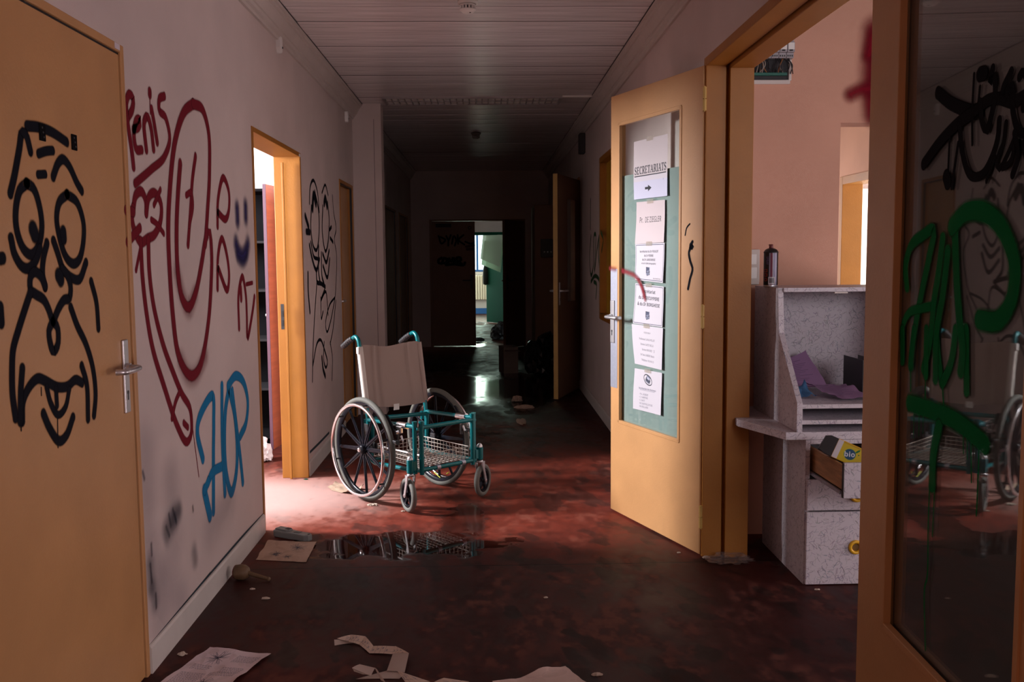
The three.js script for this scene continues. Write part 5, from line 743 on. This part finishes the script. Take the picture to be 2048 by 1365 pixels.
{ // scraps: small chips and torn bits, each its own
  const bits = [[1092, 1197, 0.012, 'tiny pale scrap alone on the dark middle of the near floor'], [1635, 1181, 0.012, 'small white paper scrap in front of the drawer unit'], [1358, 1107, 0.011, 'pale chip under the bottom edge of the open leaf'], [1412, 1117, 0.02, 'pale flat flake beside the clear plastic wrap'], [365, 1311, 0.022, 'yellowish crumb between the skirting board and the printed sheet'], [505, 1180, 0.012, 'pale chip below the wooden mallet'], [531, 1199, 0.016, 'small pale smear of plaster below the mallet and chip'], [806, 1024, 0.012, 'pale chip right beside the near caster'], [744, 1012, 0.03, 'thin straw-coloured sliver under the near big wheel'], [1195, 1352, 0.02, 'small stone near the bottom edge right of the stained sheet'], [612, 960, 0.014, 'tiny green chip at the foot of the far doorway jamb']];
  for (const [u, v, r, label] of bits) crumple('scrap', label, 'scrap', [onY(u, v).x, -onY(u, v).z], [r, r * 0.35, r * 0.55], v === 960 ? M.green : std(lin(0.5, 0.42, 0.34), 0.8), u + v, 0.4, 2);
}
// ---------------------------------------------------------------- further down the corridor
{ // leaf of the second open door on the right, hinged beyond, with narrow glass slit
  const a = onY(1108, 801), hx = 0.985, hd = 10.02, w = Math.hypot(a.x - hx, -a.z - hd), turn = Math.atan2(-(a.z + hd), a.x - hx) * 180 / Math.PI;
  const t = tag(thing('door_10', 'ochre door standing open further down the right wall with a narrow glass slit', 'door', [hx, 0, hd], turn), null, null, null, 'structure');   // local x to the free edge
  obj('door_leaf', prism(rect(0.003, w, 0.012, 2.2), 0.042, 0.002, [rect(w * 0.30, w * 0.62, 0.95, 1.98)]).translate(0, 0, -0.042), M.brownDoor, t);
  obj('door_edge', span(w - 0.001, w + 0.003, 0.012, 2.2, -0.043, 0.001), M.ochreEdge, t);
  obj('glass_pane', span(w * 0.30, w * 0.62, 0.95, 1.98, -0.023, -0.019), M.glass, t);
  handleSet(t, [w - 0.06, 1.07, 0.0], -1, 1, 0.22); handleSet(t, [w - 0.06, 1.07, -0.042], -1, -1, 0.22);
  const f = tag(thing('door_11', 'ochre frame of the open door further down the right wall', 'door frame', [XR, 0, 10.49], 0), null, null, null, 'structure');
  obj('door_frame', [span(-0.006, 0.2, 0, 2.24, 0.45, 0.49), span(-0.006, 0.2, 0, 2.24, -0.49, -0.45), span(-0.006, 0.2, 2.2, 2.24, -0.45, 0.45)], M.frame, f);
  S('wall_right_room', [span(1.9, 2.0, 0, TOP, -9.5, -11.5), span(XR + 0.2, 1.9, 0, TOP, -9.4, -9.5), span(XR + 0.2, 1.9, 0, TOP, -11.4, -11.5)], M.wall, 'dark room walls seen through the far right doorway', 'wall');
}
{ // double door at the far end: left leaf shut, right leaf pulled open
  const t = tag(thing('door_12', 'dark brown shut leaf of the far double door with faint black tags', 'door', [-0.83, 0, END + 0.02]), null, null, null, 'structure');
  obj('door_leaf', span(0, 0.67, 0.012, 1.97, -0.045, 0, 0.002), M.brownDoor, t); handleSet(t, [0.61, 1.05, 0.0], -1, 1, 0.22, 0, M.black);
  obj('door_closer', span(0.06, 0.3, 1.88, 1.93, 0, 0.05, 0.006), M.dark, t); obj('viewer_ring', new THREE.TorusGeometry(0.022, 0.006, 8, 20).translate(0.59, 1.87, 0.004), M.dark, t);
  const o = { zoom: Z6, place: (u, v) => onD(u, v, END + 0.02), normal: v3(0, 0, 1), color: [0.004, 0.004, 0.005], width: 0.034, soft: 'spray' };
  graffiti('graffiti', t, 'faint black tag', [[360, 400, 375, 440, 395, 420, 370, 405], [400, 400, 412, 420, 424, 395], [412, 420, 410, 450], [430, 440, 440, 400, 452, 420, 445, 450], [460, 395, 462, 440], [490, 395, 465, 420, 495, 445], [500, 430, 530, 440, 545, 435]], o);
  graffiti('graffiti', t, 'bold black tag', [[375, 515, 360, 525, 360, 540, 375, 545], [385, 520, 380, 540, 400, 540, 402, 520, 388, 516], [410, 545, 412, 515, 425, 535, 438, 512, 440, 545], [455, 545, 456, 515, 475, 515, 476, 528, 458, 532, 480, 545], [400, 552, 440, 548, 492, 552, 498, 540]], { ...o, width: 0.05 });
  graffiti('graffiti', t, 'dark red mark', [[505, 455, 545, 450], [510, 470, 540, 468]], { ...o, color: [0.10, 0.01, 0.015], width: 0.06, soft: 'mist' });
  const u = tag(thing('door_13', 'dark brown leaf of the far double door pulled open on the right', 'door', [0.595, 0, END - 0.01], 180 + 62), null, null, null, 'structure');   // local x from the hinge
  obj('door_leaf', span(0, 0.67, 0.012, 1.97, -0.022, 0.022, 0.002), M.brownDoor, u); handleSet(u, [0.61, 1.05, -0.022], -1, -1, 0.22, 0, M.black); handleSet(u, [0.61, 1.05, 0.022], -1, 1, 0.22, 0, M.black);
  const f = tag(thing('door_14', 'frame of the far double door', 'door frame', [-0.12, 0, END]), null, null, null, 'structure');
  obj('door_frame', [span(-0.75, -0.71, 0, 2.0, -0.15, 0.006), span(0.71, 0.75, 0, 2.0, -0.15, 0.006), span(-0.71, 0.71, 1.975, 2.0, -0.15, 0.006)], M.brownDoor, f);
}
{ // cupboard with an electric box against the right wall in the gloom
  const t = thing('cupboard', 'tall dark red-brown cupboard against the right wall in the gloom', 'cupboard', [0.66, 0, 12.6]);
  obj('cupboard_body', span(0, 0.335, 0.06, 2.1, -0.9, -0.02, 0.003), M.brownDoor, t); obj('cupboard_door', span(0.004, 0.331, 0.07, 2.09, -0.02, 0, 0.003), M.brownDoor, t); obj('plinth', span(0.02, 0.33, 0, 0.06, -0.88, -0.04), M.black, t);
  const e = thing('electric_box', 'black electric box with three pale push buttons on the cupboard front', 'electric box', [0.83, 1.52, 12.6]);
  obj('box_body', span(-0.09, 0.09, -0.12, 0.12, 0, 0.07, 0.008), M.black, e); for (const x of [-0.045, 0, 0.045]) obj('push_button', lathe([[0, 0.014], [0.009, 0.013], [0.01, 0]], 14).rotateX(Math.PI / 2).translate(x, -0.05, 0.07), M.white, e);
}
crumple('bin_bag', 'big black bin bag slumped behind the further open door', 'bin bag', [0.69, 11.2], [0.24, 0.36, 0.24], std(lin(0.006, 0.006, 0.007), 0.3), 521, 0.3, 3);
{ const t = thing('cardboard_box', 'greyish open cardboard box beside the black bin bag', 'box', [0.27, 0, 11.45], 12), m = std(lin(0.2, 0.16, 0.13), 0.85); obj('box_walls', [span(-0.09, 0.09, 0, 0.32, 0.13, 0.136), span(-0.09, 0.09, 0, 0.32, -0.136, -0.13), span(-0.09, -0.084, 0, 0.32, -0.13, 0.13), span(0.084, 0.09, 0, 0.32, -0.13, 0.13), span(-0.09, 0.09, 0, 0.005, -0.13, 0.13)], m, t); obj('flap', box(0.18, 0.004, 0.1, 0, 0.3, 0.17).rotateX(0.1), m, t); }
for (const [u, v, rx, ry, rz, label, s] of [[1034, 804, 0.06, 0.05, 0.05, 'crumpled pale paper in the wet patch, furthest of three', 61], [1048, 817, 0.09, 0.02, 0.05, 'flat torn carton in the wet patch, middle of three', 62], [1042, 845, 0.04, 0.012, 0.16, 'narrow pale cardboard strip, nearest of the three wet bits', 63]]) crumple('litter', label, 'litter', [onY(u, v).x, -onY(u, v).z], [rx, ry, rz], std(lin(0.36, 0.26, 0.2), 0.8), s, 0.4, 2);
// ---------------------------------------------------------------- beyond the double door
{
  const t = tag(thing('door_15', 'dark green door standing half open in front of the far window', 'door', [0.41, 0, 19.76], 120), null, null, null, 'structure');   // local x to the free edge, away from the viewer
  obj('door_leaf', span(0, 0.75, 0.012, 1.88, -0.022, 0.022, 0.002), M.green, t); handleSet(t, [0.08, 1.05, 0.022], 1, 1, 0.2);
  const f = tag(thing('door_16', 'dark green frame round the green door', 'door frame', [-0.165, 0, 19.775]), null, null, null, 'structure');
  obj('door_frame', [span(-0.6, -0.56, 0, 1.93, -0.09, 0.09), span(0.56, 0.6, 0, 1.93, -0.09, 0.09), span(-0.56, 0.56, 1.87, 1.93, -0.09, 0.09)], M.green, f);
  const q = (u, v, d) => onD(u, v, d), P = [q(966, 470, 19.9), q(1006, 470, 19.6), q(999, 534, 19.62), q(961, 518, 19.9)];
  const b = thing('hanging_sheet', 'pale green crumpled sheet hanging over the top of the green door', 'sheet', [0, 0, 0]);
  const pos = [], idx = [], uv = [], N = 12; for (let j = 0; j <= N; j++) for (let i = 0; i <= N; i++) { const u = i / N, v = j / N, p = P[0].clone().multiplyScalar((1 - u) * (1 - v)).addScaledVector(P[1], u * (1 - v)).addScaledVector(P[2], u * v).addScaledVector(P[3], (1 - u) * v); pos.push(p.x, p.y, p.z + 0.05 * Math.sin(u * 4 + v) * v); uv.push(u, v); if (i < N && j < N) { const k = j * (N + 1) + i; idx.push(k, k + N + 1, k + 1, k + 1, k + N + 1, k + N + 2); } }
  const g = new THREE.BufferGeometry(); g.setAttribute('position', new THREE.Float32BufferAttribute(pos, 3)); g.setAttribute('uv', new THREE.Float32BufferAttribute(uv, 2)); g.setIndex(idx); g.computeVertexNormals();
  obj('sheet_front', g, new THREE.MeshPhysicalMaterial({ color: lin(0.5, 0.55, 0.45), roughness: 0.9, transmission: 0.4, thickness: 0, side: THREE.DoubleSide }), b, true);
  obj('sheet_back', g.clone().translate(0.02, -0.12, -0.04), new THREE.MeshPhysicalMaterial({ color: lin(0.45, 0.6, 0.42), roughness: 0.9, transmission: 0.5, thickness: 0, side: THREE.DoubleSide }), b, true);
  const r = thing('radiator', 'cream ribbed radiator under the far window', 'radiator', [-0.25, 0.36, 23.5]);
  for (let k = 0; k < 14; k++) obj('fin', span(-0.42 + k * 0.06, -0.37 + k * 0.06, 0, 0.6, -0.03, 0.05, 0.01), M.cream, r); obj('radiator_pipe', [bar([-0.42, 0.05, 0.01], [0.42, 0.05, 0.01], 0.016), bar([-0.42, 0.55, 0.01], [0.42, 0.55, 0.01], 0.016), bar([-0.4, -0.36, 0.01], [-0.4, 0.05, 0.01], 0.014), bar([0.4, -0.36, 0.01], [0.4, 0.05, 0.01], 0.014)], M.cream, r);
  const c = thing('coat', 'dark grey coat hanging from the edge of the green door', 'coat', [-0.0, 0.95, 20.35]);
  obj('coat_body', lathe([[0.0, 0.3], [0.03, 0.28], [0.05, 0.2], [0.06, 0.05], [0.055, -0.12], [0.0, -0.14]], 16).scale(1, 1, 0.7), M.dark, c);
}
crumple('rubbish_bag', 'dark rubbish bag on the floor just beyond the far double door', 'rubbish bag', [0.25, 16.1], [0.17, 0.24, 0.16], M.black, 633, 0.25, 3);
crumple('rubble', 'small grey lump on the hall floor left of the rubbish bag', 'rubble', [-0.12, 15.9], [0.1, 0.04, 0.08], M.dark, 634, 0.35, 3);
renderer.render(scene, camera);
